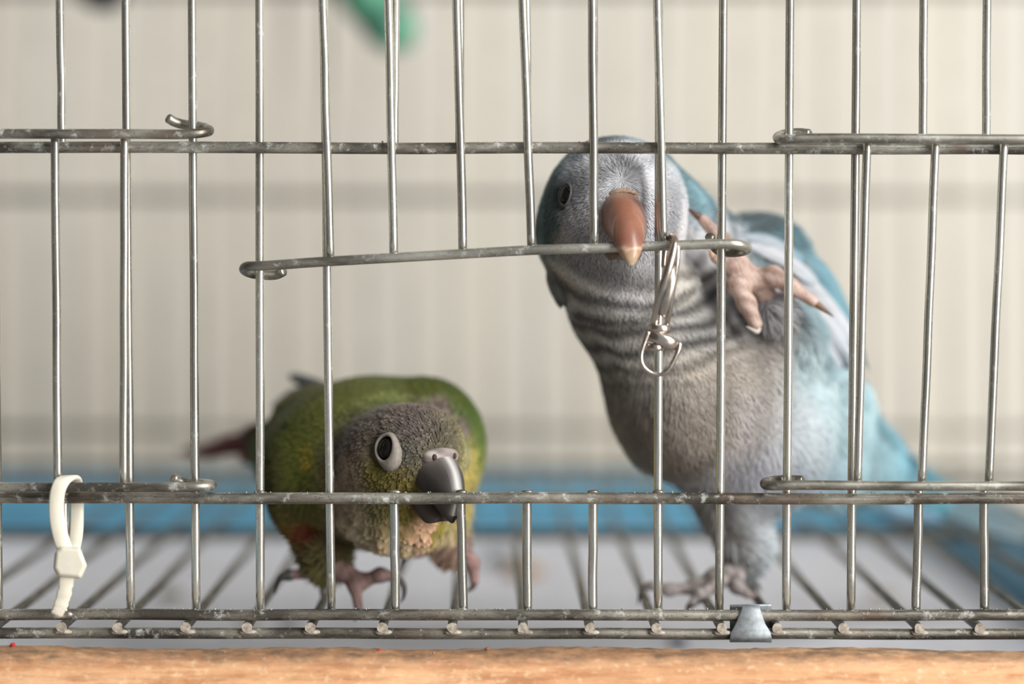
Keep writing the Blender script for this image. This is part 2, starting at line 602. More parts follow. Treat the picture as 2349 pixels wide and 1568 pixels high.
# handled, grimy top arris: a band of dirt with a ragged edge
sep = N('ShaderNodeSeparateXYZ'); Lk(geo, sep.inputs[0])
mr = N('ShaderNodeMapRange'); mr.inputs[1].default_value = (CAMZ - 975) * S; mr.inputs[2].default_value = (CAMZ - 948) * S
Lk(sep.outputs[2], mr.inputs[0])
ad = N('ShaderNodeMath'); ad.operation = 'MULTIPLY_ADD'; ad.inputs[1].default_value = 2.6; ad.inputs[2].default_value = -.7
n5 = noise_node(nt, geo, 330, 5, .7, (.5, 1, 1)); Lk(n5.outputs[0], ad.inputs[0])
mu = N('ShaderNodeMath'); mu.operation = 'MULTIPLY'; mu.use_clamp = True
Lk(ad.outputs[0], mu.inputs[0]); Lk(mr.outputs[0], mu.inputs[1])
c = mixc(nt, mu.outputs[0], c, lin4((112, 90, 70)))
Lk(c, b.inputs['Base Color']); b.inputs['Roughness'].default_value = .75
bp = N('ShaderNodeBump'); bp.inputs['Strength'].default_value = 1.0; bp.inputs['Distance'].default_value = 2.5e-4
Lk(w2.outputs[0], bp.inputs['Height'])
bp2 = N('ShaderNodeBump'); bp2.inputs['Strength'].default_value = .5; bp2.inputs['Distance'].default_value = 1.5e-4
Lk(w3.outputs[0], bp2.inputs['Height']); Lk(bp.outputs[0], bp2.inputs['Normal']); Lk(bp2.outputs[0], b.inputs['Normal'])
# profile (y,z) swept along x with a rough worn arris
prof = [(-40, 0), (-40, CAMZ - 985), (-42, CAMZ - 962), (-48, CAMZ - 953), (-60, CAMZ - 951), (-84, CAMZ - 953), (-104, CAMZ - 957),
        (-116, CAMZ - 964), (-124, CAMZ - 974), (-128, CAMZ - 990), (-130, CAMZ - 1030), (-130, CAMZ - 1100), (-130, 0)]
nxs = 260
xs = np.linspace(-2600, 2600, nxs)
V = []
for k, x in enumerate(xs):
    sag = 11 + 9 * (x / 1200) * -1 + 5 * math.sin(x / 500) + 2.5 * math.sin(x / 97)
    for j, (y, z) in enumerate(prof):
        w = 1 if 0 < j < len(prof) - 1 else 0
        V.append((x, y + w * (random.uniform(-1.6, 1.6)), z + w * (sag + random.uniform(-1.8, 1.8))))
q = len(prof)
F = [(k * q + j, k * q + j + 1, (k + 1) * q + j + 1, (k + 1) * q + j) for k in range(nxs - 1) for j in range(q - 1)]
F += [tuple(range(q)), tuple((nxs - 1) * q + j for j in range(q - 1, -1, -1))]
board = mesh_obj('wooden_board', np.array(V), F, m_wood)
tag(board, 'raw orange pine board with rough grain along the bottom, in front of the cage', 'board')

# ------------------------------------------------------------------ bird cage
cage = thing('bird_cage', (0, 1500, CAMZ - 905), 'galvanised wire bird cage, fixed bars, rails, wire floor and back', 'cage')

def bar(name, x0, y0, x1, y1, d, R, mat, parent, wob=.8, seg=6, d1=None):
    d1 = d if d1 is None else d1
    pts = []
    for i in range(seg + 1):
        t = i / seg
        w = wob if 0 < i < seg else 0
        pts.append((x0 + (x1 - x0) * t + random.uniform(-w, w), y0 + (y1 - y0) * t, d + (d1 - d) * t))
    return tube(name, pts, R, mat, parent, n=3)

RB = 10.2
DF, DR, DD, DDR = 22, 0, -25, -47      # depths: fixed bars, fixed rails, door bars, door rails
fixed_full = [(288, 300), (440, 450), (595, 597), (742, 760), (1512, 1510), (1660, 1650), (1813, 1804), (1966, 1952)]
for a, b_ in fixed_full:
    bar('vertical_bar', a, -80, b_, 1402, DF, RB, M_BAR, cage)
for a, b_ in ((137, 143), (908, 905), (1056, 1054), (1208, 1210), (1362, 1361), (2119, 2117), (2264, 2262)):
    bar('vertical_bar', a, -80, b_, 342, DF, RB, M_BAR, cage)
for a, b_ in ((148, 148), (904, 907), (1057, 1063), (1208, 1210), (1360, 1360), (2108, 2101), (2257, 2258)):
    bar('vertical_bar', a, 1126, b_, 1402, DF, RB + .5, M_BAR, cage)
for a, b_ in ((-18, -3), (2412, 2410)):
    bar('vertical_bar', a, -80, b_, 1402, DF, RB, M_BAR, cage)
def rail(name, y0, y1, d, R, mat, x0=-330, x1=2680, seg=14, wob=1.2):
    pts = [(x0 + (x1 - x0) * i / seg, y0 + (y1 - y0) * i / seg + random.uniform(-wob, wob), d) for i in range(seg + 1)]
    return tube(name, pts, R, mat, cage, n=3, sides=18)
rail('horizontal_rail', 337, 342, DR, 13.4, M_RAIL)
rail('horizontal_rail', 1141, 1143, DR, 13.4, M_RAIL)
rail('horizontal_rail', 1409, 1410, DR, 13.0, M_RAIL)
# floor: front rail, cross rail, wires running back
rail('floor_rail', 1451, 1454, 4, 13.0, M_RAIL)
FLH = 902.0
M_END = plain('chalky_weld', (186, 178, 166), .7, .1, .3, 900, .4, (132, 120, 108))
ends = [-165, -12, 142, 270, 426, 566, 712, 877, 1037, 1200, 1353, 1505, 1655, 1783, 1934, 2108, 2247, 2400, 2555, 2705, 2860]
DB = 3000
for k, x in enumerate(ends):
    y_end = 1437 + 3 * (x / 2349)
    a = W3(x, y_end, -14)
    z = CAMZ - FLH
    pts = [a, np.array([a[0], 8, a[2]]), np.array([a[0], 40, a[2]]), np.array([a[0], 120, a[2]]), np.array([a[0], 320, z]), np.array([a[0] + random.uniform(-3, 3), 800, z]), np.array([a[0] + random.uniform(-8, 8), 1700, z]), np.array([a[0], DB + 10, z])]
    V, F = tube_geo(spline(pts, 4), 11.0, 12)
    fwire = mesh_obj('floor_wire', V, F, M_FLOOR, cage)
    if 0 < x < 2349:
        V, F = tube_geo(np.array([a + np.array([0, -6.5, 0]), a + np.array([0, -1, 0])]), 11.8, 16, False)
        V[:, 0] += 1.2 * snoise(V, 6, k); V[:, 2] += 1.2 * snoise(V, 6, k + 50)
        mesh_obj('cut_end', V, F, M_END, fwire, smooth=False)
        bd = Body(3); bd.prims.append(('e', a + np.array([8, 4, -12.]), np.array([15., 9, 6]))); bd.prims.append(('e', a + np.array([-9, 5, -12.]), np.array([10., 8, 5])))
        V, F = bd.nets(3); mesh_obj('weld', V, F, M_END, fwire)
for dd in (1575, DB):
    hz = 6 if dd < DB else 20
    V, F = tube_geo(np.array([[x, dd, CAMZ - FLH - hz] for x in np.linspace(-2100, 2300, 12)]), 17 if dd < DB else 14, 12)
    mesh_obj('floor_rail', V, F, M_FLOOR, cage)
# back panel
M_BACKR = wire_mat('back_rail_wire', (160, 155, 145), (118, 114, 106), .2, .5)
M_BACK = wire_mat('back_bar_wire', (206, 200, 188), (176, 170, 158), .1, .5)
for py in (-18, 450, 985, 1072):
    V, F = tube_geo(np.array([W3(x, py, DB) for x in np.linspace(-150, 2500, 8)]), 15, 12)
    mesh_obj('horizontal_rail', V, F, M_FLOOR if py > 1000 else M_BACKR, cage)
for k in range(28):
    px = -110 + k * 95.6
    V, F = tube_geo(np.array([W3(px, -120, DB + 22), W3(px, 500, DB + 22), W3(px, 1104, DB + 22)]), 9.5, 10)
    mesh_obj('vertical_bar', V, F, M_BACK, cage)
# weld blobs on the rails: small swellings where bars meet
for (px, py) in ((595, 1129), (906, 1128), (1058, 1128), (1209, 1128), (1360, 1128), (1510, 1128), (760, 1400), (298, 1398), (1060, 1399), (1510, 1399)):
    bd = Body(3); bd.ell((px, py, 6), (14, 8, 6)); V, F = bd.nets(3)
    mesh_obj('weld', V, F, M_RAIL, cage)

# ------------------------------------------------------------------ doors (sliding wire gates)
def hook(name, pts, R, mat, parent):
    return tube(name, pts, R, mat, parent, n=6, sides=16)

door = thing('cage_door', W3(230, 1130, DD), 'left wire door with hooks round the third bar and a cable tie below', 'cage door')
tube('door_rail', [(-330, 305, DDR), (-100, 306, DDR), (100, 307, DDR), (300, 307, DDR), (400, 308, DDR), (446, 306, DDR + 2), (470, 303, DDR + 14),
     (480, 300, -10), (474, 294, 30), (452, 289, 52), (425, 286, 56), (402, 280, 50), (386, 271, 42)], 11.4, M_RAIL, door, n=5, sides=16)
tube('door_rail', [(-330, 1116, DDR), (-100, 1117, DDR), (100, 1117, DDR), (300, 1117, DDR), (420, 1117, DDR), (455, 1116, DDR + 3), (478, 1114, DDR + 16),
     (486, 1113, -12), (478, 1110, 32), (455, 1108, 52), (430, 1107, 56), (410, 1102, 50), (398, 1096, 42)], 11.4, M_RAIL, door, n=5, sides=16)
for a, b_ in ((-28, -30), (126, 133), (286, 284)):
    bar('door_bar', a, 300, b_, 1122, DD, RB, M_BAR, door)

door = thing('cage_door', W3(1130, 600, DD), 'middle wire door, its tilted lower rail clipped shut by a snap hook', 'cage door')
tube('door_rail', [(650, 622, 36), (632, 630, 50), (602, 630, 54), (574, 626, 38), (560, 618, 0), (566, 611, -34), (590, 610, DDR), (640, 607, DDR),
     (740, 600, DDR), (900, 591, DDR), (1060, 582, DDR), (1230, 573, DDR), (1400, 568, DDR), (1560, 562, DDR), (1655, 559, DDR), (1690, 560, DDR + 3),
     (1710, 565, DDR + 20), (1712, 572, 0), (1698, 577, 34), (1670, 578, 54), (1645, 572, 56), (1634, 556, 44), (1628, 542, 26)], 11.4, M_DOOR, door, n=5, sides=16)
for a, b_, c_ in ((738, 757, 588), (889, 903, 578), (1046, 1061, 572), (1197, 1219, 562), (1357, 1363, 556), (1507, 1521, 552)):
    y1 = c_
    bar('door_bar', a, -80, b_ + .5, y1 + 8, DD, RB, M_BAR, door, wob=1)

door = thing('cage_door', W3(2100, 1120, DD), 'right wire door with slanting bars, hooked round a bar beside the blue parrot', 'cage door')
tube('door_rail', [(1856, 307, 40), (1838, 305, 52), (1812, 306, 54), (1792, 310, 36), (1784, 315, 0), (1790, 320, -34), (1812, 319, DDR), (1860, 317, DDR),
     (1960, 317, DDR), (2100, 318, DDR), (2250, 319, DDR), (2450, 320, DDR), (2680, 322, DDR)], 11.6, M_DOOR, door, n=5, sides=16)
tube('door_rail', [(1840, 1101, 42), (1822, 1100, 52), (1795, 1100, 54), (1768, 1103, 36), (1754, 1108, 0), (1762, 1113, -34), (1790, 1113, DDR), (1850, 1112, DDR),
     (1960, 1113, DDR), (2100, 1114, DDR), (2250, 1114, DDR), (2450, 1115, DDR), (2680, 1116, DDR)], 11.2, M_DOOR, door, n=5, sides=16)
for a, b_ in ((1990, 1967), (2147, 2114), (2304, 2268), (2460, 2422)):
    bar('door_bar', a, 312, b_, 1118, DD, RB - .2, M_BAR, door)

# ------------------------------------------------------------------ spring clip joining front and floor
C = path3([(1722, 1391, 10), (1722, 1389, -6), (1723, 1396, -15), (1723, 1410, -18), (1722, 1430, -17), (1722, 1450, -16), (1722, 1464, -14), (1722, 1470, 0),
           (1722, 1468, 18), (1722, 1450, 25), (1722, 1425, 24), (1722, 1400, 23), (1722, 1386, 20)], 3)
ctrl = [20, 20, 21, 26, 34, 46, 48, 48, 48, 48, 48, 48, 48]
w = np.interp(np.linspace(0, 12, len(C)), range(13), ctrl)
V, F = ribbon_geo(C, w, 4, (1, 0, 0))
clip = mesh_obj('metal_clip', V, F, M_SHEET)
tag(clip, 'bent grey sheet metal clip joining the two bottom rails', 'clip')

# ------------------------------------------------------------------ cable tie
tie = thing('cable_tie', W3(150, 1412, -50), 'white nylon cable tie looped round the left rails, its cut tail hanging down', 'cable tie')
C = path3([(150, 1262, -62), (138, 1225, -66), (130, 1180, -68), (131, 1135, -70), (140, 1108, -66), (153, 1097, -48), (164, 1095, -20), (172, 1102, 12),
           (176, 1130, 30), (177, 1180, 34), (175, 1225, 16), (168, 1262, -30)], 4)
V, F = ribbon_geo(C, np.linspace(17.5, 15, len(C)), 11, (1, .18, 0))
mesh_obj('strap', V, F, M_ZIP, tie)
# head: chamfered block
a = [(-34, -24), (-38, 14), (-28, 32), (26, 38), (40, 8), (24, -34), (-20, -36)]
V = []
for dep, sc in ((-38, .84), (-30, 1.0), (20, 1.0), (28, .86)):
    for (x, z) in a:
        V.append(W3(160 + x * sc, 1289 + z * sc, -52 + dep))
n = len(a); F = []
for l in range(3):
    for k in range(n):
        F.append((l * n + k, l * n + (k + 1) % n, (l + 1) * n + (k + 1) % n, (l + 1) * n + k))
F += [tuple(range(n - 1, -1, -1)), tuple(3 * n + k for k in range(n))]
hd = mesh_obj('head', np.array(V), F, M_ZIP, tie, smooth=False)
md = hd.modifiers.new('bevel', 'BEVEL'); md.width = 4 * S; md.segments = 3
C = path3([(158, 1300, -70), (153, 1330, -72), (147, 1362, -70), (138, 1392, -67), (128, 1410, -64)], 6)
ws = np.interp(np.arange(len(C)), [0, len(C) - 5, len(C) - 1], [16, 15, 11]) + np.array([random.uniform(-1.2, 1.2) for _ in C])
V, F = ribbon_geo(C, ws, 8, (1, .1, .12))
V = V + rng.normal(0, .5, V.shape)
mesh_obj('tail', V, F, M_ZIP, tie)
for k in range(14):
    p = path3([(138 - k * 1.8 + 16 + random.uniform(-14, 14), 1400 + random.uniform(-6, 12), -66)] * 2)[0]
    bd = Body(2); bd.prims.append(('e', p, np.array([random.uniform(3, 6), 3, random.uniform(3, 7)])))
    if k < 5:
        V, F = bd.nets(2); mesh_obj('frayed_edge', V, F, M_ZIP, tie)

# ------------------------------------------------------------------ swivel snap hook
sh = thing('snap_hook', W3(1515, 862, -70), 'silver swivel snap hook with loop, hanging from the middle door rail', 'snap hook')
Cf = [(1500, 748, -66), (1506, 715, -78), (1519, 665, -92), (1535, 610, -96), (1547, 565, -88), (1548, 545, -68), (1543, 540, -46), (1537, 547, -28), (1530, 572, -22)]
V, F = tube_geo(path3(Cf, 5), np.interp(np.linspace(0, 8, 41), range(9), [10, 10, 11, 11, 9, 8, 7.5, 7, 6]), 14)
mesh_obj('hook_body', V, F, M_NICKEL, sh)
Cr = [(1529, 748, -62), (1535, 715, -70), (1544, 660, -78), (1552, 605, -82), (1554, 570, -82), (1550, 548, -70)]
V, F = tube_geo(path3(Cr, 5), np.interp(np.linspace(0, 5, 26), range(6), [6, 6, 6.5, 7, 7, 6]), 14)
mesh_obj('hook_spine', V, F, M_NICKEL, sh)
C = path3([(1527, 565, -24), (1524, 590, -26), (1522, 612, -30)], 4)
V, F = tube_geo(C, 6, 12); mesh_obj('gate_pin', V, F, M_NICKEL, sh)
C = path3([(1541, 610, -92), (1537, 645, -97), (1528, 690, -95), (1520, 724, -86)], 4)
V, F = ribbon_geo(C, np.interp(np.linspace(0, 3, len(C)), range(4), [6, 12, 11, 8]), 9, (1, 0, -.2)); mesh_obj('trigger', V, F, M_NICKEL, sh)
def disc(name, c, rx, hz, ry, tilt, parent):
    """faceted collar: short drum with rounded edges, tilted in the picture plane"""
    cx = W3(*c); V = []; sides = 20
    rings = [(-1, .82), (-.8, .97), (-.3, 1), (.3, 1), (.8, .97), (1, .82)]
    ct, st = math.cos(tilt), math.sin(tilt)
    for h, s in rings:
        for k in range(sides):
            a = 2 * math.pi * k / sides
            x, y, z = math.cos(a) * rx * s, math.sin(a) * ry * s, h * hz
            V.append(cx + np.array([x * ct + z * st, y, -x * st + z * ct]))
    F = [(l * sides + k, l * sides + (k + 1) % sides, (l + 1) * sides + (k + 1) % sides, (l + 1) * sides + k) for l in range(5) for k in range(sides)]
    F += [tuple(range(sides - 1, -1, -1)), tuple(5 * sides + k for k in range(sides))]
    return mesh_obj(name, np.array(V), F, M_NICKEL, parent)
disc('swivel_collar', (1513, 753, -68), 26, 9, 22, .06, sh)
disc('swivel_band', (1520, 779, -70), 38, 13, 24, .36, sh)
disc('swivel_stud', (1503, 796, -70), 20, 8, 18, .05, sh)
disc('swivel_pin', (1509, 772, -68), 9, 26, 9, .1, sh)
loop = [(1487, 762, -72), (1479, 784, -76), (1471, 812, -78), (1474, 836, -79), (1490, 853, -79), (1511, 859, -79), (1530, 851, -79), (1544, 830, -78), (1556, 803, -76), (1558, 788, -72)]
V, F = tube_geo(path3(loop, 5), np.interp(np.linspace(0, 9, 46), range(10), [9, 6, 5, 5, 5, 5, 5, 5, 6, 8]), 12)
mesh_obj('eye_loop', V, F, M_NICKEL, sh)

# ------------------------------------------------------------------ things inside at the back
m_green = plain('green_plastic', (86, 150, 122), .4, 0, .06, 60)
perch = thing('green_perch', W3(930, 95, 2000), 'thick green plastic perch end poking down from the top, blurred', 'perch')
bd = Body(6); bd.chain([(765, -110, 2800, 64), (850, 2, 2770, 60), (902, 66, 2740, 58)]); V, F = bd.nets(14)
mesh_obj('perch_rod', V, F, m_green, perch)
V, F = tube_geo(path3([(884, 44, 2745), (894, 58, 2742)]), 98, 20); mesh_obj('end_ring', V, F, plain('dark_green_plastic', (58, 112, 96), .45, 0, .08, 60), perch)
m_dark = plain('dark_plastic', (62, 60, 66), .5, 0, .2, 60)
toy = thing('hanging_toy', W3(235, 20, 2300), 'dark round hanging object at the top left, only its lower edge in frame', 'toy')
bd = Body(8); bd.ell((236, -30, 2300), (62, 60, 58)); bd.cone((236, -100, 2300), 20, (236, -150, 2300), 16); V, F = bd.nets(14)
mesh_obj('toy_body', V, F, m_dark, toy)
V, F = tube_geo(path3([(236, -150, 2300), (238, -260, 2300)]), 7, 8); mesh_obj('cord', V, F, M_FLOOR, toy)

# ------------------------------------------------------------------ scraps
def scrap(name, px, py, R, c, label, cat, group=None, on='paper', flat=.45):
    if on == 'paper':
        d = D * (1162.0 / (py - YH) - 1); z = ZP + 4
    else:
        d = -70; z = CAMZ - (py - YH) * (1 + d / D)
    x = (px - XV) * (1 + d / D)
    s = 1 + d / D
    bd = Body(R * .25)
    for _ in range(4):
        o = rng.normal(0, R * .35 * s, 3); o[2] = abs(o[2]) * flat
        bd.prims.append(('e', np.array([x, d, z]) + o, np.array([1, 1, flat]) * R * s * rng.uniform(.5, .8)))
    V, F = bd.nets(max(R * s * .16, 1.2))
    if on == 'paper': V[:, 2] = np.maximum(V[:, 2], z)
    o = mesh_obj(name, V, F, plain(name + '_mat', c, .8, 0, .25, 600, .3))
    return tag(o, label, cat, group)
scrap('food_scrap', 1225, 1318, 46, (206, 162, 104), 'orange brown food scrap on the paper between the birds', 'food')
scrap('food_scrap', 1145, 1290, 40, (120, 124, 118), 'grey crumbly dropping on the paper right of the green parrot', 'dropping')
scrap('food_scrap', 392, 1372, 30, (140, 136, 104), 'olive crumb on the paper below the left door', 'crumb')
scrap('food_scrap', 660, 1438, 22, (98, 96, 96), 'dark grey dropping on the paper under the green parrot', 'dropping')
scrap('food_scrap', 565, 1432, 26, (206, 190, 160), 'pale tan crumb on the paper beside a dark dropping', 'crumb')
scrap('food_scrap', 2030, 1372, 34, (206, 196, 168), 'pale yellow crumb on the paper under the right door', 'crumb')
scrap('food_scrap', 1552, 1478, 22, (128, 128, 140), 'dark smear on the paper just behind the board', 'dropping')
scrap('crumb', 30, 1481, 6, (200, 40, 44), 'red crumb on the left end of the board', 'crumb', on='board', flat=.8)
scrap('crumb', 872, 1493, 5.5, (206, 58, 50), 'red crumb on the board below the green parrot', 'crumb', on='board', flat=.8)
scrap('crumb', 1119, 1489, 6, (150, 100, 66), 'brown wood chip on the board edge', 'crumb', on='board', flat=.6)
# dust and grit: uncountable specks lying along the rails and board
V = []; F = []
m_dust = plain('grit', (196, 190, 178), .9, 0, .4, 3000)
def speck(p, r):
    b0 = len(V)
    for (x, y, z) in ((1, 0, 0), (-1, 0, 0), (0, 1, 0), (0, -1, 0), (0, 0, 1), (0, 0, -1)):
        V.append(p + np.array([x, y, z]) * r * rng.uniform(.6, 1.3))
    for a_, b_, c_ in ((0, 2, 4), (2, 1, 4), (1, 3, 4), (3, 0, 4), (2, 0, 5), (1, 2, 5), (3, 1, 5), (0, 3, 5)):
        F.append((b0 + a_, b0 + b_, b0 + c_))
for _ in range(260):
    px = random.uniform(0, 2349); k = random.random()
    if k < .35: p = W3(px, 1396 + random.uniform(-1, 2), random.uniform(-8, 6))
    elif k < .6: p = W3(px, 1129 + random.uniform(-1, 2), random.uniform(-8, 6))
    elif k < .7: p = W3(px, 325, random.uniform(-6, 4))
    else: p = W3(px, 1490 + 10 * px / 2349 + random.uniform(0, 14), -88)
    speck(p, random.uniform(1.2, 3.0))
tag(mesh_obj('grit', np.array(V), F, m_dust, smooth=False), 'pale specks of dust and grit on the rails and board', 'grit', kind='stuff')

# ------------------------------------------------------------------ birds
def claw(pts, R0, c0, c1, parent):
    C = path3(pts, 5); n = len(C)
    R = R0 * (1 - np.linspace(0, 1, n) ** 1.4 * .88)
    V, F = tube_geo(C, R, 10)
    k = np.linspace(0, 1, n + 2).repeat(10)[:, None]
    mesh_obj('claw', V, F, M_CLAW, parent, col=lin(c0) * (1 - k) + lin(c1) * k)

def foot(name, chains, claws, c0, c1, parent, k=5, seed=1):
    bd = Body(k)
    chains = [[(p[0], p[1], p[2], p[3] * .9) for p in ch] for ch in chains]
    for ch in chains:
        bd.chain(ch)
        for p in ch[1:-1]:
            bd.ell(p[:3], (p[3] * 1.12, p[3] * 1.12, p[3] * 1.05))
    V, F = bd.nets(3.6)
    n = np.clip(.5 + .6 * snoise(V, 14, seed) + .35 * snoise(V, 5, seed + 5), 0, 1)[:, None]
    f = mesh_obj(name, V, F, M_FOOT, parent, col=lin(c0) * (1 - n) + lin(c1) * n)
    for pts, R, a, b_ in claws:
        claw(pts, R, a, b_, f)
    return f

def eyeball(body, px, py, R, ring, ring_mat, parent, sink=.45, squash=(1, 1, 1), forward=None, ring_w=1.0, pos=None, tear=0):
    """eye set into the head surface with a rim of bare skin"""
    if pos is None: p = body.at(px, py)
    else:
        p = W3(*pos)
        for _ in range(30): p = p - body.grad(p[None])[0] * body.f(p[None])[0] * .8
    n = body.grad(p[None])[0]
    if forward is not None: n = unit(n + np.array(forward))
    t = unit(np.cross(n, [0, 0, 1.0])); b_ = np.cross(t, n)
    c = p - n * R * sink
    V = []; ns, nr = 24, 14
    for i in range(nr + 1):
        th = math.pi * i / nr
        for k in range(ns):
            a = 2 * math.pi * k / ns
            V.append(c + R * (math.sin(th) * (math.cos(a) * t * squash[0] + math.sin(a) * b_ * squash[1]) + math.cos(th) * n * squash[2]))
    F = [(i * ns + k, i * ns + (k + 1) % ns, (i + 1) * ns + (k + 1) % ns, (i + 1) * ns + k) for i in range(nr) for k in range(ns)]
    e = mesh_obj('eye', np.array(V), F, M_EYE, parent)
    # ring: lathe profile around n
    V = []; prof = [(.86, .40), (.90, .56), (1.0, .60), (1.0 + .45 * ring_w, .50), (1.0 + .8 * ring_w, .18), (1.0 + .7 * ring_w, -.3)]
    for r_, h in prof:
        for k in range(32):
            a = 2 * math.pi * k / 32
            rr = r_ * R * (1 + .03 * math.sin(3 * a + 1) + tear * max(0, r_ - .95) * max(0, math.cos(a - math.radians(225))) ** 2)
            V.append(c + n * (R * (h + sink * .62)) + rr * (math.cos(a) * t * squash[0] + math.sin(a) * b_ * squash[1]))
    m_ = len(prof)
    F = [(i * 32 + k, i * 32 + (k + 1) % 32, (i + 1) * 32 + (k + 1) % 32, (i + 1) * 32 + k) for i in range(m_ - 1) for k in range(32)]
    mesh_obj('eye_ring', np.array(V), F, ring_mat, parent)
    return p, n

def beak_geo(base, fwd, right, up, cul, tom, wid, colors, nlev=7, sides=16):
    """upper or lower mandible: cul and tom are lists of (forward,up); half width per section"""
    n = len(cul)
    cu = spline(cul, nlev); to = spline(tom, nlev); w = spline([[x, 0, 0] for x in wid], nlev)[:, 0]
    cc = spline([lin(c) for c in colors], nlev)
    m = len(cu); V = []; CO = []
    for i in range(m):
        A = base + fwd * cu[i][0] + up * cu[i][1]
        B = base + fwd * to[i][0] + up * to[i][1]
        for k in range(sides + 1):
            a = math.pi * k / sides
            s, c = math.sin(a), math.cos(a)
            V.append(B + (A - B) * (s ** .85) + right * (c * abs(w[i])))
            CO.append(cc[i])
        for k in range(1, 4):
            u = 1 - 2 * k / 4
            V.append(B + (A - B) * .12 - right * (u * abs(w[i]) * .9)); CO.append(cc[i] * .5)
    q = sides + 4
    F = []
    for i in range(m - 1):
        for k in range(q):
            k2 = (k + 1) % q
            F.append((i * q + k, (i + 1) * q + k, (i + 1) * q + k2, i * q + k2))
    F += [tuple(range(q)), tuple((m - 1) * q + k for k in range(q - 1, -1, -1))]
    return np.array(V), F, np.array(CO)

# ============================ blue grey parrot ============================
qk = thing('parrot', W3(1690, 1360, 440), 'blue and grey parrot biting the middle door rail, one foot raised', 'parrot')
Q = Body(17)
Q.ell((1412, 470, 225), (150, 158, 145))                    # skull
Q.ell((1395, 530, 245), (150, 150, 120))                    # cheeks
Q.ell((1432, 425, 130), (62, 60, 52))                       # brow above the beak
Q.cone((1400, 560, 270), 140, (1450, 690, 330), 138)        # throat
Q.cone((1450, 690, 330), 130, (1600, 890, 410), 200)        # breast
Q.cone((1600, 890, 410), 200, (1720, 1000, 480), 178)       # belly
Q.cone((1470, 420, 320), 82, (1640, 606, 470), 104)         # nape to back
Q.cone((1560, 640, 400), 120, (1725, 640, 540), 132)        # shoulders
Q.cone((1722, 624, 540), 124, (1852, 735, 600), 84)         # wing shoulder
Q.cone((1720, 780, 520), 170, (1850, 940, 640), 132)        # flank and rump
Q.cone((1850, 940, 640), 132, (1965, 1055, 800), 92)
Q.cone((1965, 1055, 800), 85, (2120, 1130, 1050), 38)       # tail root
Q.cone((1760, 1010, 520), 130, (1880, 1080, 620), 80)       # vent
Q.cone((1630, 1040, 440), 95, (1672, 1150, 440), 56)        # thigh
Q.cone((1672, 1150, 440), 54, (1702, 1238, 440), 38)
Q.cone((1702, 1238, 440), 34, (1702, 1268, 440), 22)
Q.cone((1762, 705, 280), 30, (1800, 790, 400), 60)          # feathered shank of the raised leg
QV, QF = Q.nets(9)
fq = Field(4)
def aq(px, py, c, s=60): fq.add(Q.at(px, py), c, s)
